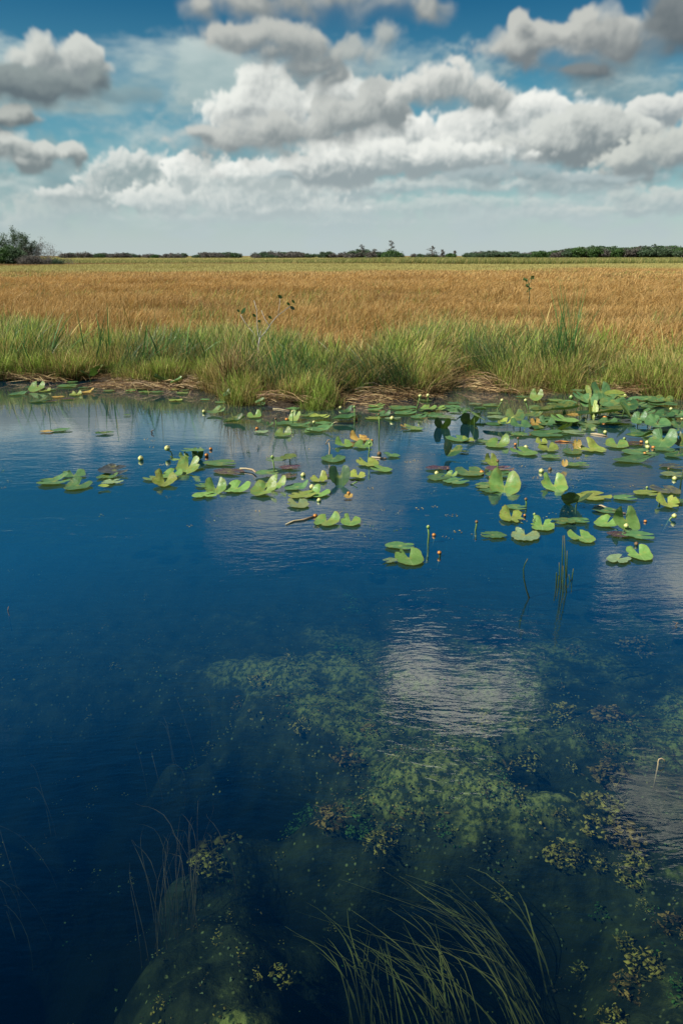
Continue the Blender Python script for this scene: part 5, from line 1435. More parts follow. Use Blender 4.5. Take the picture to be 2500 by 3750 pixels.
(2094, 1653, 74, 'g', 90, dict(rag=0.2), 'flat leaf under the upright orange withered one'),
(2110, 1628, 34, 'o', 90, dict(pitch=1.2, curl=1.2, rag=0.8, lift=0.05), 'upright orange withered leaf standing on a flat one'),
(2006, 1642, 78, 'y', 90, dict(lob=(0.7, 0.4), rag=0.7), 'yellow-green leaf with ragged crest at the left front of the great raft'),
(1982, 1620, 46, 'y', 100, dict(lob=(1.0, 0.6), rag=0.8, lift=0.04), 'standing ragged leaf behind the ragged-crested one'),
(2020, 1672, 74, 'g', 0, dict(), 'flat dull leaf in front of the ragged-crested one'),
(2318, 1624, 80, 'p', 0, dict(), 'dark purple leaf between two pale round buds'),
(2343, 1600, 98, 'd', 340, dict(lob=(0.6, 0.7), fold=0.2, lift=0.04), 'dark leaf with gleaming folds above the purple one'),
(2424, 1612, 104, 'g', 60, dict(lob=(0.9, 0.7), lift=0.05, pitch=0.3), 'very large dull green leaf standing near the right edge'),
(2484, 1610, 60, 'd', 90, dict(lob=0.7, lift=0.05, pitch=0.4), 'green leaf cut by the right edge next to the very large standing one'),
(2441, 1572, 84, 'g', 0, dict(lift=0.02), 'leaf behind the very large standing one at the right'),
(2406, 1553, 78, 'g', 80, dict(lob=(0.8, 0.4), lift=0.07), 'broad green leaf with a brown bud on its right lobe'),
(2338, 1533, 48, 'g', 70, dict(lob=0.9, lift=0.07, pitch=0.4), 'standing rounded leaf left of the broad one with the brown bud'),
(2273, 1542, 88, 'k', 0, dict(lift=0.02), 'flat greyish leaf in the middle of the dark gap of water'),
(2178, 1546, 58, 'w', 0, dict(), 'pale flat leaf beside the small orange withered sprig'),
(2010, 1588, 118, 'g', 0, dict(rag=0.2), 'long flat leaf across the front of the left part of the raft'),
(2101, 1583, 72, 'w', 350, dict(), 'pale wet leaf sliding under water right of the long flat one'),
(2068, 1563, 44, 'y', 300, dict(lob=0.4, pitch=0.5, lift=0.04), 'pale green flap leaning into the water in the raft'),
(2062, 1537, 82, 'b', 120, dict(lob=(0.8, 0.4), lift=0.05), 'bright leaf with a raised notch near the middle of the raft'),
(1999, 1550, 54, 'g', 60, dict(lob=0.8, lift=0.05), 'green leaf beside the withered pair in the left part of the raft'),
(1960, 1551, 34, 'o', 90, dict(pitch=0.8, curl=1.0, rag=0.6, lift=0.05), 'withered tan leaf on the left part of the raft'),
(1976, 1572, 60, 'd', 0, dict(lob=0.5, fold=0.3), 'dark leaf below the withered tan one'),
(2427, 1478, 80, 'g', 10, dict(lift=0.03), 'flat leaf at the far right of the raft behind the others'),
(2400, 1467, 50, 'g', 60, dict(lob=0.6, lift=0.05), 'small raised leaf behind the far right flat one'),
(2385, 1456, 62, 'g', 0, dict(), 'flat leaf close to the bank at the right'),
(2440, 1450, 44, 'd', 0, dict(), 'dark flat leaf closest to the bank at the right edge'),
(2430, 1520, 64, 'd', 40, dict(lob=0.7, lift=0.05), 'dark leaf in the right part of the raft above the brown-budded one'),
(2478, 1520, 62, 'g', 60, dict(lob=0.7, lift=0.04), 'green leaf above the dark water at the right edge'),
(2484, 1560, 50, 'g', 60, dict(lob=0.6, lift=0.04), 'rounded leaf cut by the right edge, upper one'),
(2432, 1645, 74, 'g', 0, dict(), 'flat leaf below the very large standing one'),
(2472, 1666, 76, 'd', 20, dict(lob=0.3), 'dark leaf at the right edge below the flat one'),
# --- great raft, piled leaves
(2199, 1434, 62, 'g', 80, dict(lob=(0.6, 0.5), lift=0.22, pitch=0.65), 'rounded leaf held highest over the pile at the right'),
(2117, 1430, 44, 'g', 180, dict(lift=0.20), 'flat leaf held high at the upper left of the pile'),
(2136, 1440, 34, 'y', 90, dict(lift=0.2, pitch=1.2, fold=0.8), 'narrow bright leaf standing folded at the upper left of the pile'),
(2128, 1455, 58, 'g', 140, dict(lift=0.18, pitch=0.45), 'blue-green leaf slanting on the left of the pile'),
(2156, 1463, 56, 'g', 60, dict(lift=0.16, pitch=0.55), 'blue-green leaf next to the slanting one, over the bright folded blade'),
(2167, 1494, 30, 'y', 70, dict(lift=0.10, pitch=0.95, fold=(0.7, 0.5), asp=1.5), 'tall pale-green blade folded lengthwise at the front of the pile'),
(2241, 1466, 78, 'g', 30, dict(lift=0.16, pitch=0.3, roll=0.2), 'broad leaf across the middle of the pile on a pale stalk'),
(2254, 1446, 64, 'y', 0, dict(lift=0.20, curl=1.0, roll=0.3), 'bright sunlit leaf along the top of the pile'),
(2283, 1500, 52, 'b', 140, dict(lift=0.12, pitch=0.9, fold=0.4, asp=1.6), 'bright narrow leaf leaning right in the front of the pile'),
(2232, 1509, 86, 'd', 330, dict(lift=0.08, pitch=0.2, fold=0.3), 'dark long leaf low in the middle of the pile'),
(2301, 1480, 56, 'd', 60, dict(lift=0.14, pitch=0.4), 'dark leaf on the right shoulder of the pile'),
(2332, 1486, 58, 'g', 20, dict(lift=0.10, pitch=0.3), 'green leaf at the lower right shoulder of the pile'),
(2310, 1460, 48, 'g', 0, dict(lift=0.15, pitch=0.3), 'blue-green leaf right of the cream bud on the pile'),
(2273, 1523, 60, 'g', 0, dict(lift=0.04), 'low leaf at the front right of the pile'),
(2066, 1499, 90, 'd', 20, dict(lift=0.06, lob=0.5, fold=0.35), 'large dark folded leaf left of the pile'),
(1988, 1506, 70, 'd', 350, dict(lift=0.05, lob=0.4, fold=0.3), 'dark folded leaf behind the withered tan one'),
(1950, 1520, 62, 'd', 20, dict(lift=0.05, lob=0.5), 'dark green leaf further left in the back row of the raft'),
(2101, 1522, 50, 'o', 30, dict(lift=0.03, rag=0.9, curl=1.2), 'shrivelled yellow leaf left of the tall folded blade'),
(2085, 1474, 46, 'g', 0, dict(lift=0.03), 'small flat leaf at the left foot of the pile'),
(2035, 1466, 52, 'g', 0, dict(), 'thin flat leaf lying in the reflections left of the pile'),
(2030, 1480, 44, 'g', 0, dict(), 'thin flat leaf below another in the reflections left of the pile'),
(2200, 1484, 70, 'd', 60, dict(lift=0.10, pitch=0.3), 'dark leaf in the shaded heart of the pile'),
(2150, 1515, 60, 'd', 10, dict(lift=0.05, fold=0.2), 'dark leaf at the foot of the tall folded blade'),
(2360, 1510, 60, 'g', 40, dict(lob=0.6, lift=0.05), 'leaf between the pile and the right-hand leaves'),
(2375, 1535, 64, 'g', 70, dict(lob=(0.7, 0.6), lift=0.06), 'veined leaf left of the broad one with the brown bud'),
# --- along the left bank
(136, 1418, 56, 'b', 70, dict(lob=(1.0, 0.7), lift=0.05, pitch=0.3), 'bright two-lobed leaf standing near the left bank corner'),
(112, 1420, 40, 'd', 180, dict(lob=0.4), 'dark leaf left of the bright two-lobed one by the left bank'),
(166, 1431, 38, 'y', 90, dict(rag=0.9, lob=0.5), 'small yellow-brown leaf below the bright two-lobed one by the left bank'),
(190, 1426, 38, 'g', 0, dict(), 'thin flat leaf right of the small yellow-brown one by the left bank'),
(70, 1442, 62, 'g', 60, dict(lob=0.4), 'small peaked leaf nearest the left edge, in dark reflections'),
(150, 1467, 74, 'd', 20, dict(lob=(0.9, 0.2), rag=0.3), 'dark leaf with an upright point at the left'),
(190, 1468, 48, 'p', 0, dict(asp=1.5), 'thin purple leaf right of the dark pointed one at the left'),
(215, 1453, 44, 'o', 0, dict(asp=1.4), 'yellow-orange sliver left of a purple leaf'),
(253, 1459, 50, 'p', 10, dict(asp=1.4), 'purple leaf below the yellow crumpled one at the left'),
(278, 1444, 42, 'y', 80, dict(rag=0.8, lob=0.8), 'yellow crumpled leaf above a purple one at the left'),
(253, 1413, 76, 'g', 0, dict(rag=0.2), 'flat leaf with a yellow centre by the left bank'),
(265, 1399, 46, 'g', 0, dict(), 'thin flat leaf behind the yellow-centred one by the left bank'),
(312, 1419, 44, 'g', 0, dict(), 'thin flat leaf right of the yellow-centred one by the left bank'),
(326, 1435, 48, 'o', 20, dict(rag=0.9, lob=0.6), 'yellow-brown crumpled leaf over dark water by the left bank'),
(400, 1431, 46, 'd', 0, dict(), 'dark thin leaf alone by the brown mat on the left'),
(481, 1430, 40, 'b', 40, dict(lob=0.3), 'small bright leaf, first of the row under the straw mat'),
(500, 1416, 46, 'g', 0, dict(), 'thin leaf at the back of the row under the straw mat'),
(534, 1421, 66, 'b', 40, dict(lob=0.5, rag=0.3), 'raised bright leaf in the row under the straw mat'),
(534, 1435, 50, 'b', 0, dict(), 'flat leaf in front of the raised one under the straw mat'),
(580, 1435, 50, 'g', 0, dict(), 'flat green leaf, front right of the row under the straw mat'),
(640, 1427, 46, 'y', 10, dict(curl=0.9, rag=0.3), 'yellow curled leaf right of the row under the straw mat'),
(670, 1414, 44, 'g', 0, dict(), 'thin leaf behind the yellow curled one at the straw mat'),
(680, 1428, 34, 'g', 0, dict(), 'tiny flat leaf right of the yellow curled one at the straw mat'),
(670, 1439, 46, 'g', 0, dict(), 'flat leaf in front of the yellow curled one at the straw mat'),
(645, 1467, 52, 'y', 0, dict(curl=1.0), 'rounded yellow-green leaf with a curled rim out from the straw mat'),
(467, 1519, 28, 'g', 0, dict(), 'tiny leaf alone in the pale cloud reflection at the left'),
]
for a in PADS:
    px, py, w, kd, rot, opt, lab = a
    pad(px, py, w, kd, rot, label=lab, **opt)

_r = random.Random(77)
_used = set()
def filler_label(x, y, kd):
    # named by the nearest leaf that has a description of its own
    for px, py, w, k2, r2, o2, lab in sorted(PADS, key=lambda a: (a[0] - x) ** 2 + 4 * (a[1] - y) ** 2):
        rel = ('right of' if x > px else 'left of') if abs(x - px) > 1.4 * abs(y - py) else ('in front of' if y > py else 'behind')
        short = ' '.join(lab.split(',')[0].split()[:10])
        while short.split()[-1] in ('of', 'the', 'by', 'at', 'on', 'in', 'with', 'a', 'and', 'its', 'over', 'to', 'between', 'from', 'beside', 'under', 'below', 'above', 'across', 'against', 'behind', 'right', 'left', 'front', 'middle', 'upper', 'lower', 'clear', 'two', 'pale', 'great', 'large', 'yellow', 'small', 'brown', 'overhanging', 'dark', 'very', 'bright', 'raised'):
            short = ' '.join(short.split()[:-1])
        l = 'part-hidden %s leaf %s the %s' % (CW[kd], rel, short)
        if l not in _used and len(l.split()) <= 16:
            _used.add(l); return l
for _k in range(22):
    _x = _r.uniform(1960, 2480); _y = _r.uniform(1455, 1560)
    _kd = _r.choice('ggdd')
    pad(_x, _y, _r.uniform(48, 78), _kd, _r.uniform(0, 360), lift=_r.choice([0.004, 0.008, 0.03]), lob=_r.uniform(0, 0.5), roll=_r.uniform(-0.1, 0.1), label=filler_label(_x, _y, _kd), group='lily leaves floating on the water')
for _k in range(10):
    _x = _r.uniform(1420, 1700); _y = _r.uniform(1488, 1522)
    _kd = _r.choice('gggd')
    pad(_x, _y, _r.uniform(44, 66), _kd, _r.uniform(0, 360), lift=0.004, label=filler_label(_x, _y, _kd))

# ------------------------------------------------------------------ buds and flowers on stalks
M_bud = mat('cream_bud', lambda M: principled(M, M.mix(M.rng(attr(M, 'h'), 0.25, 0.8), (0.20, 0.32, 0.05), (0.66, 0.62, 0.24)), 0.4, 0.4))
M_budg = mat('green_bud', lambda M: principled(M, M.mix(M.rng(attr(M, 'h'), 0.4, 0.95), (0.12, 0.26, 0.05), (0.28, 0.36, 0.10)), 0.4, 0.4))
M_budo = mat('orange_bud', lambda M: principled(M, M.mix(M.rng(attr(M, 'h'), 0.2, 0.8), (0.16, 0.05, 0.02), (0.62, 0.26, 0.05)), 0.5, 0.3))
M_budb = mat('brown_bud', lambda M: principled(M, M.mix(M.rng(attr(M, 'h'), 0.2, 0.9), (0.10, 0.10, 0.03), (0.20, 0.11, 0.05)), 0.5, 0.3))
BM = {'c': M_bud, 'g': M_budg, 'o': M_budo, 'b': M_budb}
BW = {'c': 'cream yellow', 'g': 'green', 'o': 'orange-brown', 'b': 'brown'}
def bud(bx, by, tx, ty, dia, kind, label):
    """water-lily bud: bx,by where its stalk leaves the water, tx,ty the middle of the ball (photo px)"""
    b = at(bx, by, 0.0)
    d = (b - Vector((0, 0, CAM_H))).length
    s = d / FPX
    r = dia * s * 0.44
    rayd = ray(tx, ty); k = b.y / rayd.y
    tp = Vector((rayd.x * k, b.y, CAM_H + rayd.z * k))
    if tp.z < r * 0.5: tp.z = r * 0.5
    t = thing('lily_bud', label, 'flower bud', b, 0, 'lily buds and flowers on stalks')
    rel = tp - b
    mb = MB()
    mid = rel * 0.5 + Vector((0.006, 0.01, 0))
    mb.tube([Vector((0, 0.06, -0.12)), Vector((0, 0, -0.02)), mid, rel - Vector((0, 0, r * 0.6))], [0.0065, 0.0062, 0.006, 0.0052], 7)
    mb.build('stalk', M_stalk, t)
    mb = MB(); mb.blob((0, 0, 0), r, r, r * 0.92, 12, 8, 0.0)
    hd = mb.build('ball', BM[kind], t); hd.location = rel
    # overlapping sepals round the ball, a flat stigma disc on top
    for i in range(5):
        a = i * 1.2566 + 0.3
        mb = MB(); b0 = 0; V = []; F = []
        for j in range(5):
            ph = -0.9 + 1.75 * j / 4
            for q in (-1, 0, 1):
                aa = a + q * 0.60 * math.cos(ph * 0.75)
                rr = r * (1.06 + 0.03 * abs(q) * 0 + 0.04 * (j == 4))
                V.append((rr * math.cos(ph) * math.cos(aa), rr * math.cos(ph) * math.sin(aa), rr * 0.95 * math.sin(ph)))
        for j in range(4):
            for q in range(2):
                c = j * 3 + q; F.append((c, c + 1, c + 4, c + 3))
        mb.v = [Vector(v) for v in V]; mb.f = F; mb.c = [min(1, max(0, v[2] / r * 0.5 + 0.5)) for v in V]
        sp_ = mb.build('sepal', BM[kind], hd)
    mb = MB(); mb.blob((0, 0, r * 0.93), r * 0.5, r * 0.5, r * 0.13, 10, 4)
    mb.build('stigma', M_budb if kind in 'bo' else M_bud, hd)
    return t
BUDS = [
(516, 1686, 516, 1679, 21, 'c', 'pale bud floating alone left of the left-centre cluster'),
(634, 1668, 613, 1642, 22, 'c', 'pale bud on a bent stalk at the upper left of the left-centre cluster'),
(772, 1648, 772, 1644, 13, 'o', 'tiny bud floating right of the raised flat leaf'),
(755, 1672, 757, 1667, 16, 'o', 'orange-brown bud beside the black mirrored shape, left-centre cluster'),
(1004, 1740, 997, 1674, 15, 'g', 'green bud on a stout stalk in front of the tented pair of leaves'),
(1110, 1744, 1110, 1742, 20, 'c', 'yellow open flower on the water right of the small ragged purple leaf'),
(1143, 1790, 1142, 1784, 22, 'c', 'large pale bud resting on the speckled yellow-green leaf'),
(1168, 1836, 1168, 1833, 18, 'c', 'pale bud floating below the leaf with one tall rounded lobe'),
(1035, 1760, 1036, 1757, 13, 'o', 'orange bud at the right edge of the upright crossed leaf'),
(1156, 1893, 1154, 1890, 18, 'o', 'brown bud at the end of the white floating stalk'),
(1275, 1812, 1276, 1806, 15, 'o', 'brown knob on the small withered leaf'),
(749, 1512, 747, 1507, 14, 'c', 'small white-yellow flower left of a raised leaf near the bank'),
(940, 1572, 941, 1569, 13, 'o', 'orange-brown bud on the left end of a pale leaf'),
(1009, 1570, 1009, 1534, 10, 'b', 'thin dark bud stalk standing near the pale leaf, left of the tilted bright one'),
(1071, 1550, 1071, 1507, 10, 'c', 'cream bud on a stalk in front of the tilted bright leaf'),
(1050, 1541, 1050, 1536, 14, 'o', 'small orange bud at the left of the tilted bright leaf'),
(1149, 1560, 1149, 1546, 13, 'c', 'cream bud between two flat leaves in the centre row'),
(1246, 1500, 1246, 1493, 13, 'c', 'cream bud close to the bank below the middle of the point'),
(1297, 1560, 1297, 1490, 11, 'g', 'small green bud on a tall stalk right of the broad dark leaf'),
(1304, 1540, 1304, 1535, 12, 'o', 'orange bud right at the foot of the tall green bud stalk'),
(1387, 1604, 1386, 1518, 10, 'b', 'dark bud on the tall black stalk near the yellow-tinted leaf'),
(1437, 1540, 1435, 1532, 18, 'c', 'white-yellow bloom resting right of the tall black stalk'),
(1361, 1617, 1361, 1613, 12, 'o', 'orange bud at the right of the orange-crested leaf'),
(1346, 1685, 1352, 1624, 12, 'g', 'green bud on the tall stalk above the yellow crumpled leaf'),
(1390, 1666, 1388, 1662, 18, 'b', 'brown swollen bud beside the leaf with a dark curled tip'),
(1521, 1502, 1537, 1450, 14, 'c', 'cream bud on a slanting stalk, left of the two by the straw'),
(1563, 1482, 1566, 1448, 14, 'c', 'cream bud on an upright stalk, right of the two by the straw'),
(1818, 1498, 1837, 1466, 13, 'c', 'cream bud on a slanted stalk beside the inlet'),
(1937, 1528, 1923, 1466, 13, 'c', 'cream bud on a long pale stalk leaning left over the raft'),
(1895, 1626, 1895, 1605, 10, 'b', 'small dark bud standing above the leaf with a cream bud'),
(1886, 1632, 1886, 1627, 12, 'o', 'orange bud left of the cream bud on a bright leaf'),
(1924, 1646, 1924, 1639, 19, 'c', 'cream bud resting on a bright leaf at the left foot of the raft'),
(1639, 1720, 1639, 1716, 11, 'b', 'tiny brown bud on the narrow purple leaf'),
(1598, 1738, 1598, 1733, 18, 'c', 'cream flower on the flat leaf right of centre'),
(1763, 1734, 1763, 1732, 19, 'o', 'orange open flower between the flat oval leaf and the shining purple one'),
(1794, 1750, 1794, 1749, 10, 'o', 'tiny orange bud behind the big butterfly leaf'),
(1819, 1719, 1821, 1688, 12, 'b', 'brown bud on a stalk rising through the shining purple leaf'),
(1981, 1730, 1981, 1726, 20, 'c', 'cream bud floating with its mirror image above the winged leaf'),
(2012, 1722, 2012, 1719, 15, 'b', 'small brown-green bud right of the floating cream one'),
(1924, 1860, 1924, 1828, 12, 'b', 'brown bud on the stalk through the flat leaf, lower right'),
(1920, 1893, 1920, 1887, 10, 'o', 'tiny orange bud under the stalk-pierced leaf'),
(1955, 1892, 1955, 1884, 12, 'g', 'short green bud right of the shredded yellow leaf'),
(1566, 1990, 1567, 1930, 15, 'g', 'green bud on the tallest stalk, next to the lone bright heart'),
(1590, 1962, 1588, 1959, 15, 'o', 'orange bud floating right of the tallest stalk'),
(1608, 2036, 1608, 2024, 16, 'o', 'orange-topped bud in front right of the tallest stalk'),
(1738, 1943, 1744, 1911, 13, 'b', 'brown bud on a short slanted stalk in open water, right of centre'),
(2280, 1940, 2291, 1926, 19, 'c', 'yellow bud on a bent stalk below the upright green heart'),
(2361, 1912, 2361, 1909, 12, 'o', 'orange bud at the right of the upright green heart'),
(2328, 1998, 2328, 1992, 16, 'b', 'brown-green bud floating above the lowest bright heart'),
(2443, 1904, 2467, 1890, 19, 'c', 'yellow bud on a slanted dark stalk near the right edge'),
(2411, 1843, 2413, 1833, 11, 'g', 'green bud at the left end of the browned crested leaf'),
(2468, 1757, 2468, 1755, 18, 'c', 'cream bud floating near the right edge'),
(2367, 1788, 2367, 1786, 10, 'g', 'tiny green bud floating left of the round grey leaf'),
(2447, 1731, 2446, 1717, 9, 'b', 'tiny brown bud on a short stalk over the thin freckled leaf'),
(2214, 1588, 2214, 1583, 15, 'c', 'yellow bud in the dark gap of water in the raft'),
(2368, 1625, 2368, 1622, 17, 'c', 'cream bud right of the dark purple leaf, upper of two'),
(2370, 1642, 2370, 1638, 17, 'c', 'cream bud right of the dark purple leaf, lower of two'),
(2390, 1642, 2390, 1640, 14, 'o', 'orange bud next to the lower cream bud at the right'),
(2359, 1664, 2359, 1661, 13, 'o', 'red-orange bud on the broad flat leaf at the right'),
(2347, 1622, 2346, 1620, 13, 'o', 'orange bud just left of the upper cream bud at the right'),
(2284, 1610, 2284, 1607, 12, 'g', 'green bud above the two-lobed leaf in the raft'),
(2284, 1486, 2287, 1450, 14, 'c', 'cream bud on a stalk at the top of the pile'),
(2091, 1465, 2090, 1455, 17, 'g', 'plump green bud at the left of the pile'),
(2062, 1512, 2064, 1512, 15, 'c', 'cream bud low at the left foot of the pile'),
(2455, 1506, 2455, 1498, 13, 'c', 'cream bud at the right side of the raft'),
(2498, 1520, 2498, 1512, 15, 'c', 'cream bud cut by the right edge of the view'),
(2410, 1520, 2409, 1514, 15, 'c', 'white bud at the top of the veined leaves on the right'),
(2440, 1555, 2440, 1545, 14, 'o', 'brown bud on the right lobe of a broad leaf in the raft'),
(2215, 1540, 2213, 1530, 16, 'o', 'small orange withered sprig beside the pale flat leaf'),
]
for b in BUDS: bud(*b)

# ================================================================== reeds, twigs and floating stalks
M_reed = mat('reed_stem', lambda M: principled(M, M.ramp(attr(M, 'h'), [(0.0, (0.02, 0.016, 0.010)), (0.25, (0.018, 0.030, 0.010)), (0.85, (0.030, 0.065, 0.018)), (1.0, (0.09, 0.08, 0.04))]), 0.6, 0.15))
M_twig = mat('dead_twig', lambda M: principled(M, M.mix(attr(M, 'h'), (0.025, 0.02, 0.015), (0.16, 0.12, 0.09)), 0.6, 0.3))
M_tan = mat('tan_stalk', lambda M: principled(M, M.mix(attr(M, 'h'), (0.42, 0.36, 0.20), (0.30, 0.20, 0.11)), 0.5, 0.35))
def vert_thing(name, label, stems, rad, m_, cat, part='stem', under=0.12):
    """stems of photo-px polylines standing on the water; the first point is where each meets the water"""
    o0 = at(*stems[0][0])
    t = thing(name, label, cat, o0)
    for pts in stems:
        b = at(*pts[0]); s = (b - Vector((0, 0, CAM_H))).length
        P3 = [b + Vector((0.0, 0.01, -under)), b]
        for k, (a, c) in enumerate(pts[1:]):
            d = ray(a, c); q = b.y / d.y
            P3.append(Vector((d.x * q, b.y, CAM_H + d.z * q)))
        mb = MB(); n = len(P3)
        mb.tube([p - o0 for p in P3], [rad * (1 - 0.55 * i / (n - 1)) for i in range(n)], 7)
        mb.build(part, m_, t)
    return t
vert_thing('reed_clump', 'clump of thin dark reeds standing in open water, lower right', [
    [(2052, 2156), (2056, 2080), (2060, 1962)], [(2072, 2171), (2069, 2080), (2065, 1960)], [(2047, 2120), (2046, 2060)], [(2035, 2150), (2036, 2098), (2037, 2096)], [(2073, 2110), (2075, 2017)],
    [(2059, 2170), (2060, 2072)], [(2092, 2126), (2098, 2082)], [(2086, 2128), (2081, 2104)], [(2044, 2150), (2043, 2108), (2040, 2112)], [(2057, 2130), (2058, 2125)]], 0.0052, M_reed, 'reeds')
vert_thing('bent_reed', 'single bent reed standing left of the reed clump', [[(1936, 2190), (1926, 2160), (1917, 2120), (1915, 2085), (1921, 2065), (1931, 2046)]], 0.0050, M_reed, 'reed')
vert_thing('dark_snag', 'small black snag poking out of the water at the left', [[(558, 1586), (555, 1580), (557, 1576), (564, 1575)]], 0.010, M_twig, 'twig')
vert_thing('dark_snag', 'tiny black twig in the water near the left edge', [[(31, 2238), (30, 2232), (33, 2221)]], 0.0035, M_twig, 'twig')
vert_thing('dark_snag', 'thin forked twig in the water near the right edge, above the hooked stem', [[(2472, 2290), (2478, 2282), (2485, 2284), (2460, 2276)], [(2472, 2290), (2478, 2278)]], 0.0028, M_twig, 'twig')
vert_thing('hooked_stem', 'hooked brown stem breaking the surface at the lower right edge', [[(2408, 2800), (2408, 2790), (2411, 2780), (2420, 2777), (2431, 2783), (2433, 2789)]], 0.0034, M_tan, 'stem')
vert_thing('hooked_stem', 'brown stem bent double with a curled head, near the centre', [[(1205, 1667), (1208, 1640), (1203, 1622), (1192, 1628), (1200, 1612), (1209, 1610)]], 0.009, M_tan, 'stem')
vert_thing('cut_stalk', 'cut yellow-green stalk jutting from the water near the centre', [[(1285, 1775), (1308, 1764)]], 0.011, M_stalk, 'stalk')
vert_thing('leaning_reed', 'long dark reed rising at the right edge beside the round grey leaf', [[(2487, 1798), (2492, 1760), (2500, 1720)]], 0.008, M_reed, 'reed')
def lying(name, label, pts, rad, m_, z=0.006, cat='stalk'):
    o0 = at(*pts[0], z)
    t = MB(); t.tube([at(a, b, z) - o0 for a, b in pts], rad, 6)
    o = t.build(name, m_, None, o0); tag(o, label, cat)
    return o
lying('floating_stalk', 'white stalk floating left of a brown bud, below the shredded pale leaf', [(1046, 1920), (1075, 1908), (1110, 1904), (1152, 1890)], [0.004, 0.007, 0.008, 0.008], M_tan)
lying('arched_stalk', 'yellow arched stalk from the large purple leaf', [(878, 1716), (900, 1716), (925, 1720), (937, 1730)], 0.009, M_tan, 0.02)
lying('floating_stalk', 'long pale stalk floating above a flat leaf at the lower right', [(2172, 1853), (2200, 1851), (2232, 1866), (2270, 1878), (2290, 1880)], [0.004, 0.007, 0.007, 0.007, 0.005], M_tan)
lying('floating_stalk', 'pale stick across the row right of the broad dark leaf', [(1215, 1553), (1228, 1547), (1260, 1548), (1297, 1547)], 0.009, M_tan)
lying('floating_stalk', 'thin pale stem against the bank left of a leaf', [(1000, 1496), (1030, 1499), (1060, 1504)], 0.007, M_tan)
lying('floating_stalk', 'pale stalk right of the tall bud stalk near the centre', [(1360, 1674), (1390, 1677), (1413, 1679)], 0.009, M_tan)
lying('fallen_reed_leaf', 'yellow spindle-shaped blade floating in the dark gap of the raft', [(2160, 1588), (2180, 1590), (2200, 1593), (2225, 1598)], [0.004, 0.014, 0.012, 0.002], M_tan)
lying('fallen_reed_leaf', 'red-brown spindle-shaped blade floating left in the gap of the raft', [(2030, 1617), (2050, 1616), (2062, 1617), (2095, 1619)], [0.004, 0.013, 0.010, 0.002], M_budo)

# broad dark leaves and stems on the mud of the left bank
for k, (px, py, w, rot, lab) in enumerate([(318, 1350, 90, 200, 'large dark arrow leaf flopped over the mud on the left bank'), (352, 1358, 70, 340, 'dark arrow leaf right of the large flopped one on the left bank'), (405, 1352, 80, 0, 'long dark leaf lying on the mud right of the arrow leaves'), (328, 1374, 60, 270, 'dark leaf hanging to the water below the flopped ones'),
        (588, 1390, 60, 180, 'dark leaf half under straw on the left bank'), (650, 1396, 50, 0, 'grey-green leaf lying on the straw mat'), (855, 1418, 56, 150, 'dark green leaf folded on the grassy point'), (840, 1442, 44, 60, 'pale broad leaf low on the grassy point'), (955, 1470, 40, 30, 'small broad leaf at the water by the grassy point')]):
    pad(px, py, w, 'd' if k not in (5, 7, 8) else 'g', rot, fold=0.35, lob=0.5, lift=0.12, pitch=0.25, label=lab, group='broad leaves on the bank')

# ================================================================== under the water
def under_tint(lo, hi, sc=8):
    return lambda M: leafy(M, M.mix(M.rng(M.noise(M.new('ShaderNodeNewGeometry').outputs['Position'], sc, 4, 0.6), 0.35, 0.65), lo, hi), 0.2, 0.7, 0.1)
M_ub = mat('underwater_blade', under_tint((0.04, 0.035, 0.015), (0.38, 0.29, 0.085), 3))
M_alg = mat('yellow_algae', under_tint((0.12, 0.08, 0.02), (0.75, 0.52, 0.13), 22))
M_algr = mat('rusty_algae', under_tint((0.08, 0.045, 0.02), (0.62, 0.34, 0.11), 22))
M_algg = mat('green_algae', under_tint((0.03, 0.08, 0.02), (0.16, 0.28, 0.07), 18))
M_root = mat('brown_root', under_tint((0.06, 0.04, 0.025), (0.20, 0.13, 0.08), 10))

def gz(x, y): return float(ground_z(np.array([x], np.float32), np.array([y], np.float32))[0])
def long_blades(label, bases, n, L, drift, seed, w=0.006, name='submerged_grass', m_=None, cat='water grass', rise=0.30):
    """long limp blades streaming in the water; each blade is a part"""
    r = random.Random(seed)
    b0 = at(bases[0][0], bases[0][1], BED); b0.z = gz(b0.x, b0.y)
    t = thing(name, label, cat, b0)
    for k in range(n):
        px, py = r.choice(bases)
        b = at(px + r.gauss(0, 55), py + r.gauss(0, 30), BED); b.z = gz(b.x, b.y) - 0.01
        ln = L * r.uniform(0.6, 1.25); dx_, dy_ = drift[0] + r.gauss(0, 0.16), drift[1] + r.gauss(0, 0.12)
        pts = []; nn = 9
        sw = r.uniform(-0.10, 0.10); ph = r.uniform(0, 6)
        for i in range(nn):
            q = i / (nn - 1)
            z = b.z + min(rise * r.uniform(0.98, 1.02), -0.06 - b.z) * math.sin(min(q * 1.5, 1.0) * math.pi / 2) * (1 - 0.25 * q * q)
            pts.append(Vector((b.x + ln * dx_ * q ** 1.25 + sw * math.sin(q * 4 + ph) * 0.4, b.y + ln * dy_ * q + sw * 0.4 * math.cos(q * 3 + ph), z)) - b0)
        mb = MB()
        ww = w * r.uniform(0.35, 0.9)
        mb.ribbon(pts, [ww * (1 - 0.8 * (i / (nn - 1)) ** 2) for i in range(nn)], Vector((0.8, 0.3, 0.5)).normalized())
        mb.build('blade', m_ or M_ub, t)
    return t
long_blades('sheaf of long yellow-brown blades streaming under water, right of the bottom centre', [(2050, 3700), (1990, 3560), (1950, 3420)], 34, 0.75, (-0.62, 0.62), 1)
long_blades('sheaf of long brown blades streaming under water at the bottom centre', [(1720, 3640), (1650, 3500), (1740, 3740)], 30, 0.62, (-0.42, 0.72), 2)
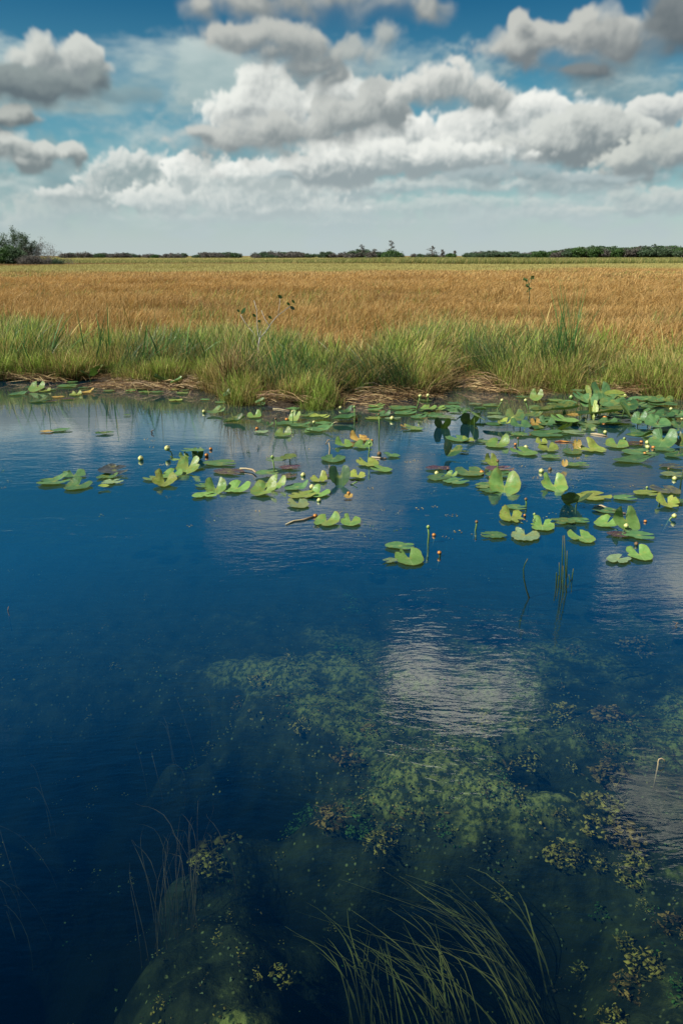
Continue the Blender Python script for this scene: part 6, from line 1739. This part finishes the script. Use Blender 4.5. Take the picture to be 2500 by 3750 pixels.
long_blades('sheaf of dark blades under water left of the bottom centre sheaf', [(1430, 3480), (1500, 3620), (1350, 3560)], 24, 0.55, (-0.28, 0.75), 3)
long_blades('hanging brown roots under water in the lower left', [(620, 3260), (660, 3300), (590, 3220)], 22, 0.5, (-0.14, 0.75), 4, 0.004, 'trailing_roots', M_root, 'roots')
long_blades('few pale threads under water at the far left', [(120, 2980), (60, 3100), (180, 2800)], 9, 0.35, (-0.7, 0.5), 5, 0.005, 'trailing_roots', M_root, 'roots')
long_blades('red-brown thread-like stems under water left of the middle', [(620, 2760), (660, 2640)], 8, 0.5, (-0.15, 0.8), 6, 0.004, 'trailing_roots', M_root, 'roots')
long_blades('short curled roots beside the yellow algae lump, lower left', [(700, 3060), (730, 3160)], 12, 0.32, (-0.35, 0.7), 7, 0.004, 'trailing_roots', M_root, 'roots')
long_blades('thin pale jointed stem under water on the lower right', [(2060, 3360)], 3, 0.42, (-0.35, 0.9), 8, 0.010, 'submerged_stem', M_ub, 'water plant')
long_blades('pale stalks sinking below the hooked stem at the right edge', [(2400, 3000), (2480, 3040)], 3, 0.42, (0.05, 0.6), 9, 0.010, 'submerged_stem', M_root, 'water plant', 0.05)

# algae lumps: knobbly crusts
def crust(label, px, py, wpx, m_, seed, n=9, z=None, flat=0.35, cat='algae', name='algae_lump'):
    r = random.Random(seed)
    b = at(px, py, BED); b.z = gz(b.x, b.y)
    b = at(px, py, b.z + 0.02); b.z = gz(b.x, b.y)
    s = (b - Vector((0, 0, CAM_H))).length / FPX * wpx
    mb = MB()
    for k in range(n):
        a = r.uniform(0, 6.28); q = s * 0.5 * math.sqrt(r.random())
        rr = s * r.uniform(0.025, 0.09)
        rot = Matrix.Rotation(r.uniform(0, 3), 3, 'Z') @ Matrix.Rotation(r.uniform(-0.5, 0.5), 3, 'X')
        mb.blob((math.cos(a) * q, math.sin(a) * q * 1.1, rr * 0.5 + r.uniform(0, 0.11) * (1 - q / (s * 0.5 + 1e-6)) + 0.01), rr * r.uniform(0.8, 1.9), rr * r.uniform(0.6, 1.2), rr * flat * r.uniform(0.4, 1.1), 8, 4, 1.15, r, rot)
    for k in range(n * 2 if n > 2 else 0):                 # curled, torn sheets of weed over the crust
        a = r.uniform(0, 6.28); q = s * 0.55 * math.sqrt(r.random()); th = r.uniform(0, 6.28); Ls = s * r.uniform(0.12, 0.34)
        c0 = Vector((math.cos(a) * q, math.sin(a) * q, 0.02 + r.uniform(0, 0.09) * (1 - q / (s * 0.56 + 1e-6))))
        pts = []
        for i in range(6):
            th += r.gauss(0, 0.6); c0 = c0 + Vector((math.cos(th), math.sin(th), r.gauss(0, 0.25))) * Ls / 6; pts.append(c0.copy())
        w0 = s * r.uniform(0.02, 0.07)
        mb.ribbon(pts, [w0 * r.uniform(0.3, 1.2) for _ in pts], Vector((-math.sin(th), math.cos(th), r.uniform(-0.8, 0.8))).normalized())
    o = mb.build(name, m_, None, b); tag(o, label, cat, 'algae lumps on the lake bed')
    return o
CR = [(800, 2960, 190, 'r', 16, 'large rusty algae lump in the lower left of the lake bed'), (760, 3180, 110, 'y', 9, 'yellow algae lump with curled edges left of the deep blue hole'), (690, 3110, 34, 'y', 3, 'small round yellow lump left of the curled one'),
      (770, 2735, 60, 'y', 5, 'flat yellow flake on the middle left bed'), (700, 2742, 28, 'y', 3, 'small yellow flake left of the flat one'), (880, 2740, 50, 'r', 4, 'rusty flake right of the flat yellow one'), (1110, 2840, 80, 'y', 6, 'yellow-topped lump near the middle of the bed'),
      (1210, 2980, 110, 'r', 10, 'ringed rusty lump below the yellow-topped one'), (965, 2990, 70, 'r', 6, 'dim rusty lump left of the green weed'), (1080, 2930, 70, 'g', 6, 'green weed tuft in the middle of the bed'), (1090, 2990, 60, 'g', 5, 'lower green weed tuft in the middle of the bed'), (1130, 3080, 80, 'g', 8, 'green-yellow tangle at the edge of the deep hole'),
      (1385, 3080, 90, 'y', 9, 'yellow curled crust left of the bright shoal'), (1440, 3110, 34, 'r', 3, 'thin rusty crust right of the curled one'), (1535, 3095, 34, 'y', 3, 'small orange lump under the bright shoal'), (1450, 2940, 46, 'y', 3, 'rounded yellow stone on the bright shoal'), (1850, 3010, 60, 'y', 5, 'pale yellow stone at the right end of the shoal'), (1690, 2997, 20, 'y', 1, 'tiny pale stone on the shoal'),
      (1310, 3180, 90, 'g', 8, 'glowing green weed ball left of the streaming blades'), (1280, 3265, 40, 'g', 4, 'small dark green weed below the glowing ball'), (1620, 3080, 60, 'g', 5, 'green weed under the shoal'), (1815, 3165, 46, 'g', 4, 'small green weed right of the shoal'),
      (2040, 3150, 110, 'y', 10, 'bright yellow crust right of the shoal, upper left of the big arc'), (2030, 3215, 50, 'y', 4, 'orange-yellow lump below the bright crust'), (2190, 2980, 130, 'y', 12, 'pointed brown-yellow ridge, top of the big arc at the right'), (2290, 3060, 120, 'r', 12, 'brown curve of crust, right side of the big arc'), (2170, 3020, 90, 'y', 8, 'yellow crust inside the big arc'), (2100, 3060, 70, 'y', 7, 'yellow flecks inside the left of the big arc'),
      (2330, 3165, 80, 'y', 7, 'yellow crust below the big arc'), (2290, 3245, 90, 'y', 7, 'w-shaped yellow crust at the lower right'), (2180, 3220, 60, 'y', 5, 'small yellow crust left of the w-shaped one'), (2350, 3315, 40, 'y', 4, 'yellow knob below the w-shaped crust'), (2190, 3405, 60, 'g', 4, 'green-yellow curl at the lower right'), (2285, 3455, 60, 'y', 4, 'round yellow lump at the lower right'),
      (2360, 3540, 120, 'y', 9, 'dull yellow lump near the bottom right'), (2300, 3610, 90, 'r', 7, 'dim brown lump near the bottom right'), (2130, 3540, 50, 'y', 4, 'orange-yellow lump beside the streaming blades'), (2240, 3730, 90, 'y', 6, 'dull yellow lump at the bottom edge, right'), (2490, 3640, 90, 'g', 5, 'pale green lump cut by the right edge at the bottom'), (2450, 3390, 90, 'r', 7, 'dim crust at the lower right edge'),
      (2060, 2630, 90, 'y', 8, 'yellow flecks below the bright cloud reflection on the right'), (1920, 2665, 60, 'y', 5, 'yellow flake left of the flecks under the reflection'), (1760, 2650, 80, 'y', 5, 'thin yellow flakes at the lower edge of the cloud reflection'), (1350, 2670, 60, 'r', 5, 'rusty flake left of the cloud reflection foot'), (1270, 2740, 90, 'r', 7, 'rusty lump below and left of the cloud reflection'), (2230, 2640, 120, 'r', 10, 'wide rusty crust near the right edge'),
      (2230, 2830, 120, 'r', 12, 'woven rusty crust above the big arc'), (2080, 2810, 50, 'y', 4, 'orange flake left of the woven crust'), (1930, 2810, 90, 'y', 7, 'yellow double flake left of the woven crust'), (1860, 2830, 40, 'y', 3, 'yellow hook-shaped flake between shoal and woven crust'), (2220, 2750, 60, 'r', 5, 'small rusty crust above the woven one'), (2330, 2370, 110, 'r', 9, 'rusty crust far out near the right edge'), (2100, 2380, 50, 'r', 5, 'small rusty flake below the reed reflection'),
      (960, 2470, 90, 'y', 6, 'pinkish-yellow flakes far out left of centre'), (1050, 2450, 40, 'y', 4, 'yellow flake right of the pinkish ones'), (535, 2190, 22, 'y', 2, 'tiny yellow flake far out on the left'), (720, 2282, 24, 'y', 2, 'tiny pale flake far out left of centre'), (1290, 2230, 60, 'g', 5, 'green weed showing faintly under the centre'), (1250, 2390, 80, 'g', 6, 'faint green weed between centre and cloud reflection'), (1280, 2190, 50, 'g', 4, 'small green weed far out under the centre'),
      (480, 3180, 30, 'y', 2, 'yellow flake in the dark lower left'), (430, 2520, 40, 'y', 3, 'small flake on the dark left bed'), (340, 2760, 30, 'y', 3, 'small yellow flake on the far left bed'), (1020, 3550, 80, 'y', 5, 'oval olive-yellow stone at the bottom centre'), (940, 3590, 40, 'y', 3, 'small yellow stone left of the oval olive one'), (800, 3430, 40, 'y', 3, 'small grey-yellow stone in the lower left'), (1215, 3390, 30, 'y', 3, 'bright pale flake in the lower centre'), (590, 3710, 30, 'y', 2, 'orange-yellow pebble at the bottom left'), (840, 3345, 24, 'y', 2, 'angular pale chip in the lower left'),
      (290, 3710, 18, 'y', 1, 'single pale pebble near the bottom left corner')]
for i, (px, py, w, kd, n, lab) in enumerate(CR):
    crust(lab, px, py, w, {'y': M_alg, 'r': M_algr, 'g': M_algg}[kd], 900 + i, n * 3 + 3 if n > 1 else 1)

# countless shell chips, leaf bits and pebbles on the bed
cP = hidden_coll('bed_litter')
for i, (m_, fl) in enumerate([(M_alg, 0.3), (M_algg, 0.5), (M_algr, 0.3), (mat('pale_chip', under_tint((0.14, 0.16, 0.08), (0.38, 0.38, 0.20), 30)), 0.4), (M_root, 0.25)]):
    mb = MB(); r = random.Random(i)
    for k in range(4):
        mb.blob((r.gauss(0, 0.035), r.gauss(0, 0.035), 0.003), 0.010 * r.uniform(0.5, 1.5), 0.007 * r.uniform(0.5, 1.5), 0.006 * fl * 1.5, 5, 4, 0.8, r, Matrix.Rotation(r.uniform(0, 3), 3, 'Z') @ Matrix.Rotation(r.uniform(-0.7, 0.7), 3, 'X'))
    o = mb.build('litter%d' % i, m_); C.objects.unlink(o); cP.objects.link(o)
n = 60000
y = 0.9 + 5.5 * rg.random(n) ** 1.6; x = rg.uniform(-1, 1, n) * (0.55 * y + 0.5)
z = ground_z(x.astype(np.float32), y.astype(np.float32))
dens = sstep(z, -0.95, -0.45) * sstep(fbm2(x, y, 1.6, 3, 1000), 0.35, 0.62) * sstep(-y, -4.8, -2.6) + 0.02
keep = rg.random(n) < dens
x, y, z = x[keep], y[keep], z[keep]; n = len(x)
kind = rg.choice(5, n, p=[0.24, 0.14, 0.16, 0.32, 0.14]); s = rg.uniform(0.18, 0.75, n) * np.where(rg.random(n) < 0.05, 1.9, 1)
scatter('bed_litter', np.stack([x, y, z + 0.004], -1), rnd_rots(n, rg, 0.25), np.stack([s, s, s * 1.2], -1), kind, cP, 'shell chips, pebbles and leaf bits strewn over the shallow lake bed', 'litter')

# bits of leaf and petal drifting on the surface
n = 260
y = rg.uniform(5.0, 9.8, n); x = rg.normal(0, 1, n) * 0.2 * y + rg.uniform(-0.05, 0.36, n) * y
keep = y < bank_y(x) - 0.1
x, y = x[keep], y[keep]; n = len(x); s = rg.uniform(0.25, 0.8, n)
scatter('floating_bits', np.stack([x, y, np.full(n, 0.002)], -1), rnd_rots(n, rg, 0.02), np.stack([s, s, s * 0.25], -1), rg.choice([0, 1, 3], n), cP, 'tiny scraps of leaf and petal drifting among the lily leaves', 'debris')
